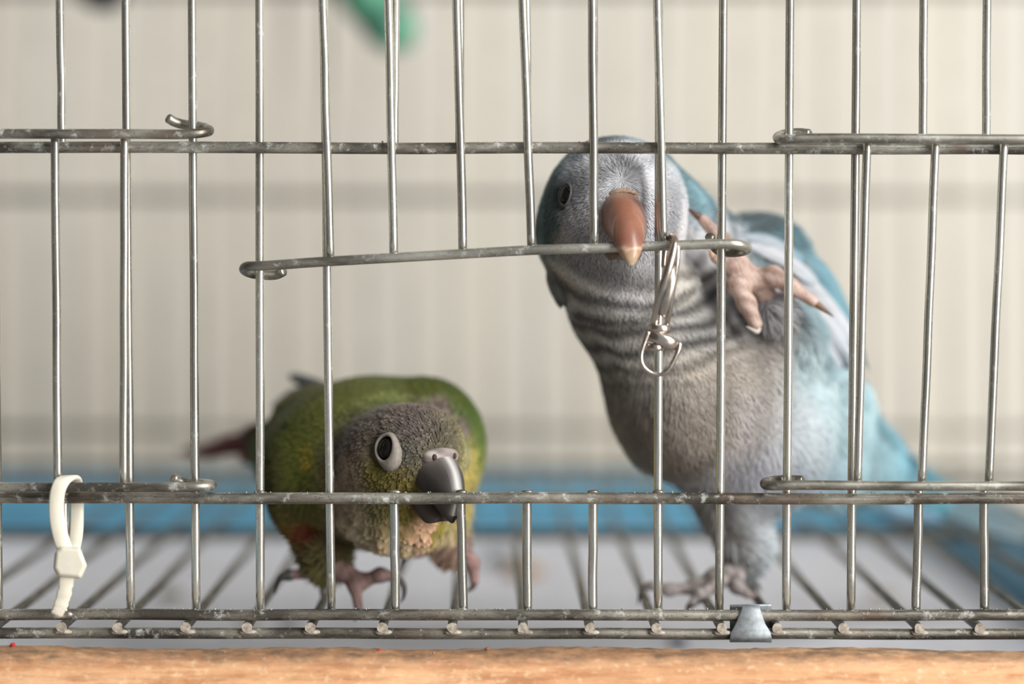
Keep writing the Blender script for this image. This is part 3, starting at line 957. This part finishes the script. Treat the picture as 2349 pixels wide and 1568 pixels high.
for px, py, c, s in (
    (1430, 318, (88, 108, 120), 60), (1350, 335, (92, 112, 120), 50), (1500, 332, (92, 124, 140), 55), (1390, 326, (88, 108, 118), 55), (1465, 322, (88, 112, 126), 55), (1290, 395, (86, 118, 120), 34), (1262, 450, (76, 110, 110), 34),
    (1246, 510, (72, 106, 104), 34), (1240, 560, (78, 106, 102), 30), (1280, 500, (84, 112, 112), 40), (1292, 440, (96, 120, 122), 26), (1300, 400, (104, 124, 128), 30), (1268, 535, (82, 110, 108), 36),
    (1335, 380, (138, 142, 150), 40), (1335, 430, (148, 148, 152), 36), (1395, 375, (216, 216, 226), 50), (1435, 390, (226, 226, 236), 46), (1475, 385, (220, 220, 230), 50), (1500, 430, (200, 200, 210), 40),
    (1345, 490, (166, 164, 166), 50), (1300, 540, (178, 170, 162), 36), (1350, 570, (160, 156, 154), 50), (1505, 500, (178, 178, 184), 45), (1520, 560, (184, 182, 184), 45),
    (1555, 400, (108, 154, 168), 34), (1590, 455, (110, 168, 184), 34), (1625, 495, (104, 156, 172), 40), (1570, 470, (140, 168, 178), 26),
    (1560, 520, (228, 225, 228), 60), (1600, 570, (226, 223, 226), 60), (1640, 540, (206, 208, 214), 45),
    (1290, 620, (160, 150, 140), 45), (1350, 640, (162, 156, 150), 55), (1440, 650, (166, 162, 162), 60), (1560, 640, (204, 198, 190), 60), (1290, 690, (112, 110, 106), 30),
    (1400, 750, (142, 137, 132), 70), (1500, 760, (146, 142, 138), 70), (1620, 760, (136, 134, 132), 70), (1640, 680, (134, 134, 136), 50),
    (1420, 880, (132, 126, 120), 70), (1500, 880, (146, 140, 134), 80), (1620, 880, (178, 168, 158), 90), (1700, 850, (180, 170, 160), 70), (1480, 980, (138, 128, 120), 80),
    (1620, 990, (172, 160, 150), 90), (1720, 980, (188, 182, 180), 90), (1580, 1060, (146, 134, 124), 60), (1680, 1070, (184, 180, 184), 70), (1760, 1080, (186, 186, 194), 70),
    (1640, 1180, (132, 126, 118), 40), (1700, 1190, (214, 217, 224), 50), (1730, 1250, (206, 216, 226), 30), (1680, 1250, (150, 140, 134), 30),
    (1850, 850, (184, 222, 232), 70), (1900, 950, (186, 226, 236), 80), (1850, 1000, (190, 208, 220), 70), (1950, 1000, (160, 212, 224), 70), (1980, 900, (150, 208, 222), 60),
    (1900, 1090, (150, 184, 200), 60), (2000, 1080, (140, 200, 216), 70), (2080, 1110, (110, 170, 190), 60), (1820, 1130, (150, 172, 190), 50),
    (1700, 505, (96, 112, 122), 50), (1760, 500, (88, 116, 126), 50), (1830, 550, (88, 142, 156), 50), (1890, 620, (104, 166, 182), 50), (1930, 700, (118, 182, 198), 50),
    (1690, 560, (176, 180, 186), 45), (1760, 580, (110, 140, 150), 45), (1830, 640, (150, 178, 188), 45),
    (1765, 695, (186, 184, 190), 40), (1775, 690, (60, 60, 62), 10), (1790, 760, (158, 154, 156), 40), (1760, 800, (146, 138, 132), 50), (1700, 750, (122, 120, 120), 50)):
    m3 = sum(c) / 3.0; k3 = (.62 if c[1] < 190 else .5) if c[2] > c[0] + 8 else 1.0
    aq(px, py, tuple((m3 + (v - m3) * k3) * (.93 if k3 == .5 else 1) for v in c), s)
for px, py, d, c, s in ((1430, 316, 260, (88, 112, 122), 60), (1380, 330, 300, (86, 110, 118), 60), (1480, 325, 290, (90, 122, 138), 60), (1450, 400, 420, (96, 140, 150), 120), (1300, 500, 380, (80, 118, 120), 70), (1560, 560, 560, (96, 144, 158), 130), (1750, 650, 700, (92, 146, 162), 140),
                        (1850, 850, 800, (104, 166, 182), 150), (1980, 1000, 950, (110, 176, 194), 140), (1650, 850, 640, (100, 150, 164), 140)):
    fq.add(W3(px, py, d), c, s)
WHQ = Q.at(1428, 412)
HEADQ = W3(1410, 500, 230)
spq = np.array([W3(*p) for p in ((1430, 420, 120), (1410, 560, 200), (1440, 680, 250), (1540, 830, 300), (1660, 970, 380), (1800, 1060, 560), (1960, 1090, 800), (2150, 1150, 1100))])
spb = np.array([W3(*p) for p in ((1450, 330, 200), (1530, 400, 420), (1650, 520, 560), (1800, 640, 680), (1900, 800, 780), (1980, 980, 900), (2150, 1130, 1100))])
def poly_dir(P, lines):
    best = np.full(len(P), 1e9); out = np.zeros((len(P), 3))
    for ln in lines:
        for a, b_ in zip(ln[:-1], ln[1:]):
            ba = b_ - a; t = np.clip((P - a) @ ba / (ba @ ba), 0, 1)
            d = np.linalg.norm(P - a - t[:, None] * ba, axis=1)
            m_ = d < best
            best[m_] = d[m_]; out[m_] = unit(ba)
    return out
def flow_of(P, N, whorl, rad, lines, jit, rg):
    rdl = unit(P - whorl)
    w = np.clip(1.6 - np.linalg.norm(P - whorl, axis=1) / rad, 0, 1)[:, None]
    T = poly_dir(P, lines)
    T = rdl * w + T * (1 - w) + .25 * np.array([0, 0, -1.0]) * (1 - w)
    T = T + rg.normal(0, jit, T.shape)
    T = T - N * (T * N).sum(1, keepdims=True)
    return unit(T)
def bars_q(P):
    """grey and pale scalloped barring of the breast, rings around the throat"""
    r = np.linalg.norm((P - W3(1450, 500, 300)) * np.array([.75, .5, 1.0]), axis=1) + 9 * snoise(P, 70, 3)
    m_ = np.clip((r - 120) / 60, 0, 1) * np.clip((440 - r) / 110, 0, 1)
    m_ *= np.clip((W3(1760, 0, 300)[0] - P[:, 0]) / 140, 0, 1)
    return m_ * np.sin(r / 42 * 2 * math.pi), m_
def bar_gain(P):
    b_, m_ = bars_q(P)
    return (1 + .60 * b_ - .04 * m_)[:, None]
def base_q(P):
    return np.clip(fq(P) * (1 + .10 * snoise(P, 38, 11))[:, None], 0, 1)
def col_q(P):
    return np.clip(base_q(P) * bar_gain(P), 0, 1)
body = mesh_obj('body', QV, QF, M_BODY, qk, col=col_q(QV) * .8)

rgq = np.random.default_rng(21)
EQ = [eyeball(Q, 1304, 447, 27, 1, M_SKINQ, qk, sink=.28, squash=(.8, 1, 1), forward=(-.12, 0, 0), ring_w=.16)[0],
      eyeball(Q, 0, 0, 27, 1, M_SKINQ, qk, sink=.8, forward=(1.2, .3, 0), ring_w=.1, pos=(1566, 450, 235))[0]]
def clear(P, pts, r):
    k = np.ones(len(P), bool)
    for p in pts: k &= np.linalg.norm(P - p, axis=1) > r
    return P[k]
P = sample_surface(QV, QF, 30000, rgq)
P = P[(P[:, 1] < 560) | (rgq.random(len(P)) < .6)]
P = clear(P, EQ, 36)
N = Q.grad(P)
hd = np.linalg.norm(P - HEADQ, axis=1)
head = np.clip((290 - hd) / 120, 0, 1)
T = flow_of(P, N, WHQ, 150, [spq, spb], .12, rgq)
mb = bars_q(P)[1]
Lf = (74 - 42 * mb) * (1 - head) + 28 * head
Wf = (34 - 10 * mb) * (1 - head) + 9 * head
lift = (4.5 * (1 - head) + 6 * head)
c0 = base_q(P); c1 = base_q(P + T * (Lf * .9)[:, None]); jit = rgq.normal(1, .05, (len(P), 1))
V, F, C = barbs(P, N, T, Lf, Wf, .38, 6, lift, np.clip(c0 * .96 * jit, 0, 1), np.clip(c1 * 1.04 * jit, 0, 1), rgq, bw=(4.2 * (1 - head) + 2.3 * head))
C = np.clip(C * bar_gain(V), 0, 1)
pl = mesh_obj('plumage', V, F, M_PLUME, body, col=C); pl['kind'] = 'stuff'
# fine forehead and face bristles, dense, radiating from the whorl
P = sample_surface(QV, QF, 260000, rgq)
P = P[(P[:, 1] < 260) & (np.linalg.norm(P - HEADQ, axis=1) < 240)]
P = clear(P[:26000], EQ, 33)
N = Q.grad(P); T = flow_of(P, N, WHQ, 190, [spq, spb], .10, rgq)
dw = np.linalg.norm(P - WHQ, axis=1)
c0 = col_q(P); jit = rgq.normal(1, .13, (len(P), 1))
V, F, C = barbs(P, N, T, rgq.uniform(20, 34, len(P)), np.full(len(P), 5.), .2, 3, 4 + np.clip(dw / 14, 0, 7),
                np.clip(c0 * .88 * jit, 0, 1), np.clip(c0 * 1.16 * jit, 0, 1), rgq, bw=1.7)
pl = mesh_obj('face_feathers', V, F, M_PLUME, body, col=C); pl['kind'] = 'stuff'

# eyes

# beak
bq = W3(1430, 500, 70)
ex, ey, ez = np.array([1., 0, 0]), np.array([0, -1., 0]), np.array([0, 0, 1.])
BR = (138, 94, 74)
cul = [(14, 66), (62, 46), (108, 16), (138, -18), (156, -50), (164, -74), (165, -92), (158, -108)]
tom = [(-40, 20), (-10, -6), (50, -30), (100, -44), (130, -62), (144, -80), (152, -96), (156, -108)]
wid = [50, 54, 49, 41, 33, 25, 15, 5]
cl = [(196, 168, 150), BR, (140, 93, 73), (132, 88, 70), (132, 88, 72), (164, 126, 102), (188, 160, 130), (196, 174, 146)]
V, F, C = beak_geo(bq, ey, ex, ez, cul, tom, wid, cl)
V[:, 0] += (V[:, 2] - bq[2]) * -.085
C = np.clip(C * (1 + .10 * snoise(V, 26, 4) + .06 * snoise(V, 8, 9))[:, None], 0, 1)
uu = V[:, 2] - bq[2] + 4 * snoise(V, 10, 31)
band = np.exp(-((uu + 70) / 3.2) ** 2)[:, None] * .55
C = np.clip(C * (1 - band) + lin((216, 190, 168)) * band, 0, 1)
mesh_obj('upper_beak', V, F, M_HORN, qk, col=C)
# pale rim round the base of the beak (cere)
pts = []
for k in range(15):
    a = math.pi * k / 14
    pts.append(bq + ex * (math.cos(a) * 54) + ey * (31 - 46 * abs(math.cos(a)) ** 2) + ez * (19 + 45 * math.sin(a)))
V, F = tube_geo(np.array(pts), 5.5 + rng.uniform(-1, 1, 15), 10)
mesh_obj('cere', V, F, plain('pale_cere', (206, 176, 152), .6, 0, .25, 1500, .4), qk)
cul = [(-30, -30), (10, -48), (44, -70), (66, -82)]
tom = [(-50, -60), (-10, -84), (30, -97), (62, -92)]
V, F, C = beak_geo(bq, ey, ex, ez, cul, tom, [50, 44, 32, 16], [(124, 100, 88), (120, 94, 80), (122, 94, 78), (136, 104, 86)])
mesh_obj('lower_beak', V, F, M_HORN, qk, col=C)

# long feathers of the folded wing
def blade(name, a, m_, b_, w, nrm, c, parent):
    V, F, C = blade_geo(W3(*a), W3(*m_), W3(*b_), w, np.array(nrm, float), *c)
    C = np.clip(C * (1 + .12 * snoise(V, 12, int(b_[0])) + .08 * snoise(V, 5, int(b_[1])))[:, None], 0, 1)
    return mesh_obj(name, V, F, M_LONG, parent, col=C)
TE = ((112, 150, 162), (100, 136, 148), (84, 116, 128)); WH = ((190, 191, 197), (176, 180, 186), (180, 188, 196))
DK = ((196, 200, 208), (60, 78, 88), (46, 60, 68)); PB = ((196, 214, 222), (184, 206, 216), (176, 202, 214)); UT = ((112, 140, 158), (104, 134, 152), (92, 122, 142))
wing = [((1800, 560, 430), (1905, 640, 470), (1992, 850, 620), 46, TE), ((1810, 590, 420), (1920, 700, 480), (1985, 835, 600), 44, TE),
        ((1775, 575, 390), (1890, 680, 430), (1978, 800, 540), 42, WH), ((1765, 595, 375), (1880, 710, 420), (1966, 830, 520), 42, WH),
        ((1755, 610, 365), (1860, 710, 405), (1955, 850, 500), 40, DK), ((1760, 630, 360), (1860, 735, 400), (1935, 845, 480), 40, WH),
        ((1770, 660, 365), (1850, 750, 400), (1915, 830, 460), 38, DK), ((1775, 680, 365), (1835, 760, 400), (1890, 840, 450), 36, PB),
        ((1720, 560, 360), (1800, 590, 370), (1880, 650, 410), 40, WH), ((1700, 540, 370), (1775, 555, 380), (1850, 600, 420), 36, ((170, 178, 186), (120, 146, 156), (110, 150, 164)))]
for a, m_, b_, w, c in wing:
    blade('flight_feather', a, m_, b_, w, (.45, -.85, .25), c, qk)
for a, b_ in (((1262, 640, 250), (1286, 708, 270)), ((1272, 650, 235), (1298, 706, 255)), ((1255, 620, 260), (1276, 690, 275))):
    blade('neck_feather', a, ((a[0] + b_[0]) / 2 - 3, (a[1] + b_[1]) / 2, a[2] + 4), b_, 26, (-.7, -.7, 0), ((112, 110, 106), (92, 96, 96), (74, 82, 82)), qk)
# tail feathers
for k in range(7):
    u = k - 3
    tip = (2380 + u * 9 - abs(u) * 14, 1196 + u * 13, 1500 - abs(u) * 40)
    blade('tail_feather', (2010 + u * 3, 1082 + u * 7, 900), (2200 + u * 5, 1150 + u * 11, 1200), tip, 60, (-.2, -.55, .8),
          ((96, 132, 148), (112, 130, 136), (100, 108, 110)), qk)
for k in range(6):
    u = k - 2.5
    blade('undertail_feather', (1860 + k * 14, 1070 + k * 8, 640), (1960 + k * 18, 1130 + k * 8, 800), (2050 + k * 22, 1172 + k * 5, 960), 50, (-.1, -.9, -.25), UT, qk)

# feet
PK = (216, 190, 178); PK2 = (166, 136, 124); GY = (176, 166, 164); GY2 = (122, 112, 110)
tag(foot('foot', [
    [(1800, 745, 360, 26), (1752, 672, 275, 26), (1718, 636, 238, 27)],
    [(1718, 636, 238, 27), (1690, 602, 215, 24), (1655, 552, 205, 19), (1612, 503, 200, 14)],
    [(1712, 628, 232, 22), (1672, 608, 200, 17), (1640, 592, 190, 12)],
    [(1716, 640, 234, 26), (1690, 652, 208, 23), (1712, 695, 205, 20), (1733, 742, 204, 18)],
    [(1722, 642, 236, 25), (1772, 632, 224, 23), (1812, 655, 222, 18), (1866, 692, 220, 14)]],
    [([(1610, 502, 200), (1594, 490, 196), (1576, 476, 196)], 10, (120, 84, 70), (90, 66, 58)),
     ([(1640, 592, 190), (1632, 584, 186), (1627, 572, 186)], 9, (226, 180, 140), (180, 140, 110)),
     ([(1738, 752, 202), (1735, 760, 196), (1712, 748, 188)], 9, (222, 212, 198), (196, 186, 176)),
     ([(1866, 692, 220), (1888, 708, 214), (1912, 726, 214)], 10, (150, 116, 84), (62, 52, 46))], PK2, PK, qk, seed=3), 'raised pink foot with spread toes')
tag(foot('foot', [
    [(1702, 1262, 440, 23), (1692, 1300, 432, 25)],
    [(1692, 1300, 432, 24), (1640, 1322, 420, 19), (1590, 1347, 410, 16), (1535, 1352, 402, 13), (1492, 1342, 396, 12)],
    [(1690, 1304, 428, 22), (1640, 1342, 385, 16), (1606, 1364, 362, 14), (1588, 1384, 350, 11)],
    [(1696, 1300, 440, 20), (1712, 1322, 470, 15), (1722, 1338, 480, 13)],
    [(1694, 1304, 428, 20), (1690, 1345, 380, 15), (1716, 1362, 360, 12)]],
    [([(1492, 1342, 396), (1472, 1352, 390), (1463, 1386, 388)], 11, (120, 112, 108), (56, 52, 50)),
     ([(1588, 1384, 350), (1578, 1394, 346), (1576, 1412, 344)], 10, (120, 104, 98), (70, 62, 58)),
     ([(1722, 1338, 480), (1736, 1340, 470), (1746, 1356, 466)], 11, (90, 82, 78), (44, 42, 42)),
     ([(1716, 1362, 360), (1730, 1366, 356), (1738, 1380, 356)], 9, (170, 140, 130), (90, 80, 76))], GY2, GY, qk, seed=8), 'grey scaly foot gripping the floor wires')

# ============================ green cheeked parrot ============================
gk = thing('parrot', W3(790, 1375, 330), 'green parrot with grey head and white eye ring, crouching and gnawing a rail', 'parrot')
G = Body(15)
G.ell((925, 1050, 215), (140, 140, 116))                    # head
G.ell((955, 1020, 150), (95, 80, 78))                       # brow
G.cone((900, 1110, 240), 108, (925, 1150, 220), 92)         # cheeks and chin
G.ell((908, 1165, 260), (118, 110, 92))                     # breast
G.ell((860, 1060, 480), (232, 260, 188))                    # body
G.ell((980, 1010, 470), (118, 180, 130))                    # right shoulder
G.cone((740, 1010, 560), 116, (690, 1050, 720), 90)         # rump
G.cone((690, 1040, 720), 80, (600, 1015, 980), 34)          # tail root
G.ell((700, 1080, 430), (82, 150, 120))                     # left wing
G.cone((715, 1165, 370), 62, (745, 1270, 345), 24)          # feathered thigh
G.cone((745, 1270, 345), 22, (752, 1290, 340), 18)
G.cone((1010, 1190, 420), 60, (1040, 1250, 410), 22)        # other thigh
GV, GF = G.nets(8)
fg = Field(4)
for px, py, c, s in (
    (950, 940, (118, 104, 97), 45), (1020, 955, (136, 121, 112), 40), (1060, 1000, (126, 112, 104), 34), (870, 960, (96, 85, 77), 42), (810, 990, (92, 80, 72), 40), (780, 1040, (94, 82, 72), 36),
    (830, 1020, (92, 80, 70), 30), (810, 1070, (140, 122, 106), 34), (790, 1130, (128, 112, 96), 40), (840, 1130, (136, 120, 98), 36), (830, 1170, (160, 142, 116), 36),
    (890, 1090, (98, 106, 50), 32), (930, 1105, (104, 112, 54), 32), (900, 1130, (92, 100, 48), 36), (945, 1040, (80, 80, 70), 26), (940, 1075, (88, 92, 60), 22),
    (1085, 965, (92, 130, 42), 30), (1065, 925, (92, 128, 42), 30), (1098, 985, (96, 140, 46), 30), (1035, 915, (94, 126, 42), 30), (1100, 1070, (200, 180, 96), 24), (960, 1000, (96, 88, 82), 34),
    (930, 1165, (104, 110, 50), 36), (870, 1160, (104, 100, 62), 34), (850, 1215, (186, 168, 138), 44), (920, 1230, (212, 186, 146), 44), (980, 1190, (226, 180, 146), 34), (1010, 1180, (150, 160, 70), 22),
    (1020, 1210, (228, 206, 162), 34), (960, 1255, (214, 188, 138), 40), (880, 1260, (188, 168, 132), 40), (800, 1210, (164, 148, 118), 40),
    (700, 900, (104, 124, 34), 60), (800, 880, (108, 124, 38), 60), (900, 872, (104, 122, 38), 60), (1000, 905, (96, 124, 40), 50), (1060, 950, (92, 130, 42), 45), (1095, 1010, (98, 148, 48), 40),
    (1100, 1050, (130, 160, 60), 30), (1096, 1095, (236, 202, 120), 30), (1080, 1120, (210, 180, 110), 26),
    (650, 980, (76, 96, 38), 55), (720, 970, (94, 120, 34), 55), (640, 1060, (62, 78, 38), 55), (710, 1040, (88, 112, 34), 45), (730, 1040, (170, 140, 40), 14), (650, 1130, (60, 72, 38), 50), (720, 1110, (86, 104, 38), 40),
    (690, 1170, (100, 92, 38), 34), (720, 1180, (134, 112, 46), 30), (700, 1215, (132, 96, 46), 24), (740, 1222, (116, 52, 34), 22), (745, 1260, (100, 92, 58), 24), (760, 1140, (120, 108, 60), 30),
    (1040, 1240, (150, 120, 106), 26)):
    if c[1] > c[0] and c[1] > c[2] + 25: c = (c[0] * .98 + 4, c[1] * .84 + 2, c[2] * .8)
    fg.add(G.at(px, py), c, s)
for px, py, d, c, s in ((860, 900, 700, (98, 118, 36), 160), (720, 1000, 760, (88, 108, 38), 140), (1050, 1050, 640, (100, 140, 44), 120), (860, 1180, 560, (120, 124, 60), 140), (620, 1020, 950, (130, 50, 42), 70),
                        (1085, 945, 390, (88, 116, 44), 46), (1060, 925, 400, (88, 112, 44), 46), (1098, 1000, 370, (92, 128, 48), 46), (1092, 1050, 365, (110, 140, 56), 40), (1080, 980, 330, (88, 116, 44), 40),
                        (1100, 1080, 350, (250, 220, 130), 52), (1090, 1112, 335, (245, 215, 135), 44), (1098, 1060, 345, (225, 205, 110), 30)):
    fg.add(W3(px, py, d), c, s)
WHG = G.at(1008, 1040)
HEADG = W3(930, 1070, 215)
gl1 = np.array([W3(*p) for p in ((1000, 1020, 100), (900, 930, 260), (860, 880, 480), (760, 950, 700), (600, 1015, 980))])
gl2 = np.array([W3(*p) for p in ((1000, 1150, 130), (930, 1230, 200), (820, 1240, 330), (720, 1180, 560), (600, 1040, 950))])
gl3 = np.array([W3(*p) for p in ((930, 1050, 80), (800, 1080, 220), (660, 1060, 420), (620, 1040, 700), (560, 1020, 1000))])
rgg = np.random.default_rng(33)
EG = [eyeball(G, 888, 1028, 30, 1, M_SKIN, gk, sink=.42, forward=(-.32, 0, .05), ring_w=.26, squash=(.86, 1.08, 1), tear=1.9)[0],
      eyeball(G, 0, 0, 26, 1, M_SKIN, gk, sink=.7, forward=(1.2, .3, 0), ring_w=.15, pos=(1072, 1050, 235))[0]]
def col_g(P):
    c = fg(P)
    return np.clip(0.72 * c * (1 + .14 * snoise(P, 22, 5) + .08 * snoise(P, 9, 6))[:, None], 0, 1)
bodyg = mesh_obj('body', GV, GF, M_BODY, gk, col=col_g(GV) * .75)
P = clear(sample_surface(GV, GF, 24000, rgg), EG, 42)
N = G.grad(P)
hdd = np.linalg.norm(P - HEADG, axis=1)
head = np.clip((240 - hdd) / 90, 0, 1)
T = flow_of(P, N, WHG, 130, [gl1, gl2, gl3], .14, rgg)
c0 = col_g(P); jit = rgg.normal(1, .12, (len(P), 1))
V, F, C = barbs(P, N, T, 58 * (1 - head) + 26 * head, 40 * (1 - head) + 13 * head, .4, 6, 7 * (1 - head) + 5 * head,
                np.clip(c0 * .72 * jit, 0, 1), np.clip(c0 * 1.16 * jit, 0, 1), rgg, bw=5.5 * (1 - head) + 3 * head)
# keep the beak and eye clear
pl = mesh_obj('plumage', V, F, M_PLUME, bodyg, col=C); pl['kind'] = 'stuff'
# scale-like head feathers: dark with pale fringe, and breast scallops
def scales(body, V0, F0, n, sel, whorl, rad, lines, L, Wd, colf, edge, dark, rg, name, parent, lift=6):
    P = sample_surface(V0, F0, n, rg); P = clear(P[sel(P)], EG, 44)
    N = body.grad(P); T = flow_of(P, N, whorl, rad, lines, .10, rg); sd = np.cross(N, T)
    m_ = len(P); l = L * rg.uniform(.8, 1.2, m_); w = Wd * rg.uniform(.85, 1.15, m_)
    c = colf(P) * rg.normal(1, .1, (m_, 1))
    vs = []; cs = []
    grid = [(0, .5), (.35, .95), (.7, 1.0), (.92, .7), (1.0, .3)]
    for s, ww in grid:
        for u in (-1, -.5, 0, .5, 1):
            vs.append(P + T * (l * (s - .1 * u * u))[:, None] + sd * (w * .5 * ww * u)[:, None] + N * (lift * (.15 + .85 * s) - abs(u) ** 2 * w * .12)[:, None])
            e = max(s ** 3, abs(u) ** 3 * s)
            cs.append(c * (dark + (edge - dark) * e))
    V = np.stack(vs, 1).reshape(-1, 3); C = np.clip(np.stack(cs, 1).reshape(-1, 3), 0, 1)
    q = np.array([(i * 5 + j, i * 5 + j + 1, (i + 1) * 5 + j + 1, (i + 1) * 5 + j) for i in range(4) for j in range(4)])
    F = ((np.arange(m_) * 25)[:, None, None] + q[None]).reshape(-1, 4)
    o = mesh_obj(name, V, F, M_PLUME, parent, col=C); o['kind'] = 'stuff'
def sel_head(P):
    return (np.linalg.norm(P - HEADG, axis=1) < 225) & (P[:, 1] < 330)
scales(G, GV, GF, 16000, sel_head, WHG, 150, [gl1, gl2, gl3], 26, 20, col_g, 1.75, .66, rgg, 'head_feathers', bodyg, 8)
def sel_breast(P):
    z = W3(0, 1165, 250)[2]
    return (P[:, 2] < z) & (P[:, 1] < 420) & (P[:, 0] > W3(775, 0, 250)[0]) & (P[:, 2] > W3(0, 1290, 250)[2])
scales(G, GV, GF, 5200, sel_breast, WHG, 60, [gl2], 56, 44, col_g, 1.75, .55, rgg, 'breast_feathers', bodyg, 10)

# beak, turned to the right
yaw = math.radians(34)
fw = unit(np.array([math.sin(yaw), -math.cos(yaw), -.12])); rt = unit(np.cross(fw, [0, 0, 1.])); upv = np.cross(rt, fw)
bg_ = W3(1000, 1080, 95)
GB = (66, 61, 58)
cul = [(8, 50), (46, 40), (78, 16), (96, -18), (100, -52), (94, -84), (86, -104)]
tom = [(-38, 10), (-16, -14), (14, -36), (40, -52), (60, -72), (74, -92), (83, -104)]
V, F, C = beak_geo(bg_, fw, rt, upv, cul, tom, [50, 53, 50, 42, 31, 17, 4],
                   [(150, 144, 140), (96, 90, 86), GB, (62, 57, 54), (60, 55, 52), (56, 51, 48), (50, 46, 44)])
# paler band along the culmen
rel = (V - bg_) @ rt
ridge = np.exp(-((rel + 2) / 9) ** 2) * (((V - bg_) @ upv) > -85) * (((V - bg_) @ fw) > 10)
C = np.clip(C * (1 + .2 * snoise(V, 10, 2))[:, None] + ridge[:, None] * lin((205, 202, 200)) * .8, 0, 1)
mesh_obj('upper_beak', V, F, M_HORN2, gk, col=C)
# cere with two nostrils
Cb = Body(6)
for s in (-1, 1):
    p = bg_ + rt * (24 * s) + fw * 12 + upv * 38
    Cb.prims.append(('e', p, np.array([24, 22, 17.])))
p = bg_ + fw * 22 + upv * 46; Cb.prims.append(('e', p, np.array([18, 18, 12.])))
V, F = Cb.nets(4)
n_ = np.clip(.5 + .6 * snoise(V, 12, 3), 0, 1)[:, None]
cere = mesh_obj('cere', V, F, M_FOOT, gk, col=lin((176, 168, 165)) * (1 - n_) + lin((132, 120, 114)) * n_)
for s in (-1, 1):
    bd = Body(2); bd.prims.append(('e', bg_ + rt * (27 * s) + fw * 32 + upv * 41, np.array([6., 7, 8.])))
    V, F = bd.nets(2); mesh_obj('nostril', V, F, plain('nostril_dark', (70, 48, 42), .8, 0, .1, 900), cere)
cul = [(-30, -34), (4, -56), (30, -76), (48, -92)]
tom = [(-52, -70), (-16, -98), (18, -116), (44, -112)]
V, F, C = beak_geo(bg_, fw, rt, upv, cul, tom, [40, 38, 32, 22], [(84, 72, 68), (80, 68, 64), (76, 66, 62), (90, 80, 74)])
mesh_obj('lower_beak', V, F, M_HORN2, gk, col=C)
# tail: long red feathers
for k in range(5):
    u = k - 2
    blade('tail_feather', (640, 1010 + u * 5, 900), (530 + u * 3, 1016 + u * 6, 1100), (402 + abs(u) * 26, 1036 + u * 3, 1400), 34, (-.3, -.8, .5),
          ((112, 44, 42), (96, 40, 38), (104, 66, 62)), gk)
# wing tips, blue grey, crossing above the back
BG = ((96, 104, 104), (84, 92, 92), (78, 84, 88))
for a, m_, b_, w in (((760, 892, 620), (715, 876, 700), (662, 858, 800), 34), ((770, 905, 600), (722, 890, 690), (680, 868, 790), 34),
                     ((690, 920, 640), (650, 915, 720), (618, 965, 820), 44), ((700, 900, 650), (660, 902, 720), (622, 930, 820), 44), ((680, 940, 640), (640, 950, 720), (606, 1010, 820), 40)):
    blade('flight_feather', a, m_, b_, w, (-.3, -.7, .6), BG, gk)
for a, m_, b_, w, c in (((690, 980, 300), (660, 1060, 330), (655, 1195, 420), 70, ((64, 80, 40), (58, 70, 40), (50, 60, 44))), ((720, 960, 290), (690, 1060, 320), (690, 1190, 420), 70, ((70, 88, 40), (62, 76, 40), (54, 64, 44))),
                        ((660, 970, 320), (630, 1060, 370), (640, 1180, 470), 60, ((60, 74, 40), (54, 66, 42), (48, 58, 46)))):
    blade('wing_feather', a, m_, b_, w, (-.5, -.85, .1), c, gk)
PB1 = (156, 126, 120); PB2 = (114, 90, 86)
foot('foot', [
    [(752, 1285, 340, 20), (770, 1302, 336, 22), (792, 1312, 328, 22)],
    [(785, 1312, 330, 19), (725, 1312, 330, 15), (668, 1318, 326, 13)],
    [(795, 1314, 326, 19), (832, 1332, 312, 16), (872, 1318, 302, 15), (908, 1322, 300, 12)],
    [(795, 1316, 324, 18), (815, 1345, 300, 14), (822, 1392, 276, 12)],
    [(780, 1314, 336, 15), (748, 1334, 360, 11)]],
    [([(668, 1318, 326), (642, 1326, 318), (630, 1362, 316)], 15, (70, 66, 64), (44, 44, 42)),
     ([(908, 1322, 300), (926, 1340, 296), (926, 1368, 296), (916, 1382, 298)], 9, (90, 80, 78), (44, 44, 42)),
     ([(822, 1392, 276), (826, 1404, 272), (812, 1424, 274)], 10, (120, 96, 94), (66, 60, 58)),
     ([(748, 1334, 360), (738, 1352, 356), (738, 1376, 356)], 8, (80, 76, 72), (50, 50, 48))], PB2, PB1, gk, seed=12)
foot('foot', [
    [(1010, 1250, 410, 22), (1052, 1252, 400, 19), (1082, 1290, 385, 15), (1088, 1330, 376, 13)],
    [(1000, 1256, 412, 18), (960, 1262, 400, 14), (934, 1272, 395, 12)]],
    [([(1088, 1330, 376), (1084, 1346, 372), (1066, 1358, 372)], 10, (100, 88, 84), (50, 48, 46)),
     ([(934, 1272, 395), (926, 1288, 390), (922, 1312, 392)], 11, (70, 66, 62), (48, 48, 46))], PB2, (176, 138, 132), gk, seed=14)
